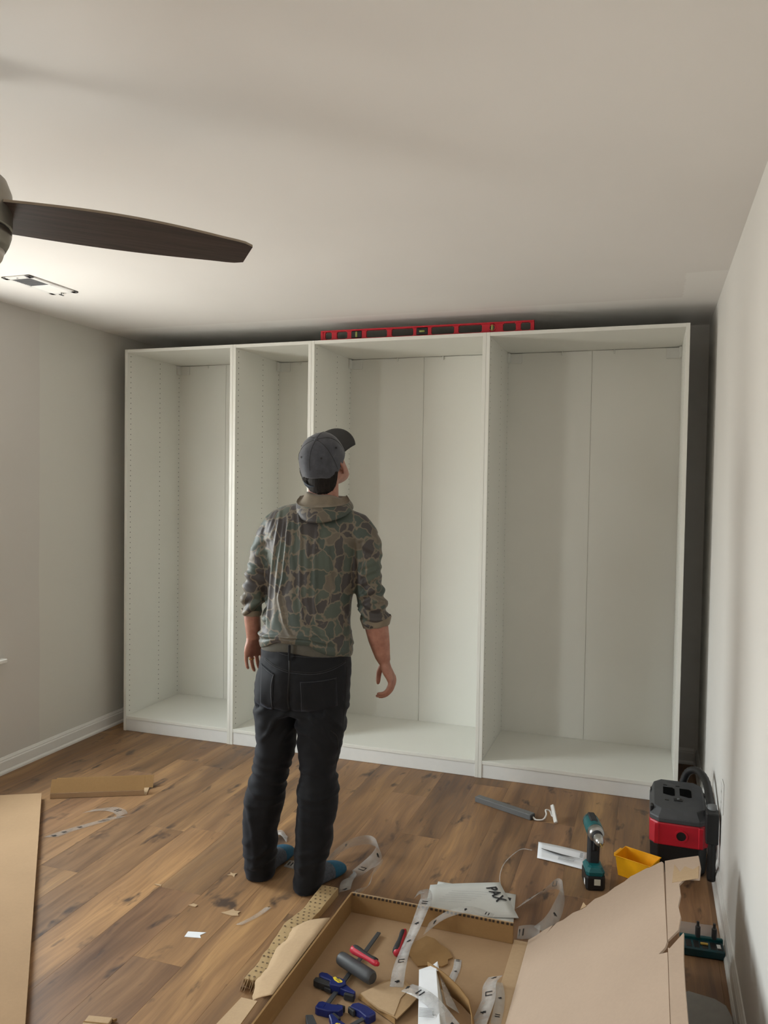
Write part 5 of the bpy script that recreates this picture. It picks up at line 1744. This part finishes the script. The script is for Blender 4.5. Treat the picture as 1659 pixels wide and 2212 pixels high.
fs = [(j * (na + 1) + i, j * (na + 1) + i + 1, (j + 1) * (na + 1) + i + 1, (j + 1) * (na + 1) + i) for j in range(nh) for i in range(na)]
obj('nape_hair', MB().add(vs, fs), M_HAIR, man, smooth=True, solid=.003)
for sx_ in (-1, 1):
    sb = MB().loft([[tuple(MH @ Vector((sx_ * (.0685 + .002 * math.sin(q_)), .024 + .007 * math.cos(q_), z_ + .0))) for q_ in [0, 1.57, 3.14, 4.71]] for z_ in (.03, .012, -.004)])
    obj('sideburn', sb, M_HAIR, man, smooth=True)

# ---------------------------------------------------------------- cap
cap = bpy.data.objects.new('cap', None)
COL.objects.link(cap)
cap.parent = man
cap.matrix_local = Matrix.Translation(HC + Vector((.001, .002, -.004))) @ RZ(math.radians(-30)) @ Matrix.Rotation(math.radians(43), 4, 'X') @ Matrix.Rotation(math.radians(4), 4, 'Y')
n_c = 48
rows_c = []
prof = [(.0, 1.0), (.018, 1.012), (.040, 1.0), (.062, .955), (.080, .865), (.094, .72), (.104, .52), (.109, .28), (.111, .02)]
def rimz(a):
    """height of the cap's rim round the head; a = 0 at the front"""
    bk = max(0.0, -math.cos(a))
    return .030 - .048 * bk ** 1.3
def arch(a):
    """half-round opening above the strap at the back"""
    b_ = (a - math.pi)
    w_ = .74
    if abs(b_) < w_:
        return .056 * math.sqrt(1 - (b_ / w_) ** 2)
    return 0.0
rng_c = random.Random(3)
for h_, s_ in prof:
    row = []
    for k_ in range(n_c):
        a = 2 * math.pi * k_ / n_c
        x = math.sin(a) * .0855 * s_
        y = math.cos(a) * (.1025 if math.cos(a) > 0 else .1125) * s_ - .003
        z0_ = rimz(a) + arch(a)
        z1_ = .024 + h_
        u_ = h_ / .111
        zz = z0_ * (1 - u_) ** 1.6 + (z1_ if u_ > 0 else z0_) * (1 - (1 - u_) ** 1.6)
        zz = max(zz, z0_ + h_ * .25)
        # soft dents of a worn cap
        wv2 = mnoise.noise(Vector((x * 28, y * 28, zz * 28 + 3)))
        wv3 = mnoise.noise(Vector((x * 70, y * 70, zz * 45 + 9)))
        x *= 1 + .030 * wv2 + .014 * wv3
        y *= 1 + .030 * wv2 + .014 * wv3
        row.append((x, y, zz + .003 * wv2))
    rows_c.append(row)
crown = obj('crown', MB().loft(rows_c, caps=False).add(rows_c[-1], [tuple(range(n_c))]), M_CAP, cap, smooth=True, solid=.003, subsurf=1)
BVC = BVHTree.FromPolygons([tuple(q) for rw in rows_c for q in rw], [(i * n_c + k_, i * n_c + (k_ + 1) % n_c, (i + 1) * n_c + (k_ + 1) % n_c, (i + 1) * n_c + k_) for i in range(len(rows_c) - 1) for k_ in range(n_c)])
# six panel seams, button and eyelets
def onc(a, el, off=.001):
    d_ = Vector((math.sin(a) * math.cos(el), math.cos(a) * math.cos(el), math.sin(el)))
    o_ = Vector((0, 0, .045)) + d_ * .4
    h = BVC.ray_cast(o_, -d_)
    return (h[0] + d_ * off) if h[0] is not None else None
for k_ in range(6):
    a = k_ * math.pi / 3
    e0 = -.15 if k_ != 3 else .25
    ps = [onc(a, e0 + (1.5 - e0) * i / 12, .0026) for i in range(13)]
    ps = [q for q in ps if q is not None]
    if len(ps) > 3:
        obj('panel_seam', MB().tube([q - (q - Vector((0, 0, .045))).normalized() * .0012 for q in ps], .0009, 6), M_CAPD, crown, smooth=True)
for k_ in range(6):
    a = (k_ + .5) * math.pi / 3
    q = onc(a, .62, .0022)
    if q is not None:
        nrm_ = (q - Vector((0, 0, .045))).normalized()
        obj('eyelet', MB().lathe([(.0040, 0), (.0040, .0012), (.0014, .0014)], 12, 0, Matrix.Translation(q) @ nrm_.to_track_quat('Z', 'Y').to_matrix().to_4x4()), M_INK, crown)
obj('top_button', MB().lathe([(.0075, 0), (.0068, .003), (.003, .0052)], 16, 0, TR(0, -.003, .1355)), M_CAP, cap, smooth=True)
# strap across the opening
sp = []
for i in range(13):
    a = math.pi + (i / 12 - .5) * 1.35
    sp.append((math.sin(a) * .0890, math.cos(a) * .1190 - .003))
vs = []
for x, y in sp:
    vs += [(x, y, -.014), (x, y, .004)]
obj('strap', MB().add(vs, [(2 * i, 2 * i + 1, 2 * i + 3, 2 * i + 2) for i in range(12)]), paint('navy_strap', (.012, .020, .034), .7), cap, smooth=True, solid=.0022)
# brim
bt_, nb1, nb2 = [], 18, 8
vs = []
for j in range(nb2 + 1):
    w_ = j / nb2
    for i in range(nb1 + 1):
        a = (i / nb1 - .5) * 2.05
        x0_, y0_ = math.sin(a) * .0860, math.cos(a) * .1030 - .003
        ext = .078 * math.cos(a * .74) ** .8
        x = x0_ + math.sin(a) * ext * w_ * .42
        y = y0_ + (ext * w_)
        zb_ = rimz(a) + .004 + .010 * w_ - (x / .09) ** 2 * (.020) * w_
        vs.append((x, y, zb_))
fs = [(j * (nb1 + 1) + i, j * (nb1 + 1) + i + 1, (j + 1) * (nb1 + 1) + i + 1, (j + 1) * (nb1 + 1) + i) for j in range(nb2) for i in range(nb1)]
obj('brim', MB().add(vs, fs), M_CAPD, cap, smooth=True, solid=.0035)

# ---------------------------------------------------------------- feet in socks
def foot(h, tdir, fk):
    hx_, hy_ = h
    d_ = Vector((tdir[0], tdir[1], 0)).normalized()
    s_ = Vector((d_.y, -d_.x, 0))
    rows_ = []
    for t_, hw_, ht, dz in ((0.0, .020, .040, .0), (.012, .031, .070, 0), (.05, .034, .088, 0), (.09, .034, .080, 0), (.13, .039, .070, 0), (.17, .044, .061, 0), (.205, .044, .052, 0), (.235, .037, .042, 0), (.255, .024, .030, 0), (.262, .010, .018, 0)):
        c_ = Vector((hx_, hy_, 0)) + d_ * (t_ * fk)
        ring_ = []
        for k_ in range(16):
            a = 2 * math.pi * k_ / 16
            sn = math.sin(a)
            ring_.append(tuple(c_ + s_ * (hw_ * math.cos(a)) + Vector((0, 0, .0015 + ht * (.5 + .5 * sn) ** (.85 if sn > 0 else 1.3)))))
        rows_.append(ring_)
    f_ = obj('sock', MB().loft(rows_[:8]), M_SOCKG, man, smooth=True, subsurf=1)
    tag(f_, 'grey knit sock with teal toe')
    big = []
    for rr in rows_[4:]:
        c_ = sum((Vector(q) for q in rr), Vector()) / len(rr)
        big.append([tuple(c_ + (Vector(q) - c_) * 1.03) for q in rr])
    big = [[(x, y, max(z_, .0012)) for x, y, z_ in rr] for rr in big]
    obj('toe_cap', MB().loft(big), M_SOCKT, f_, smooth=True, subsurf=1)
foot((-.135, .010), (.105, .21), .95)
foot((.040, -.105), (.150, .165), .86)
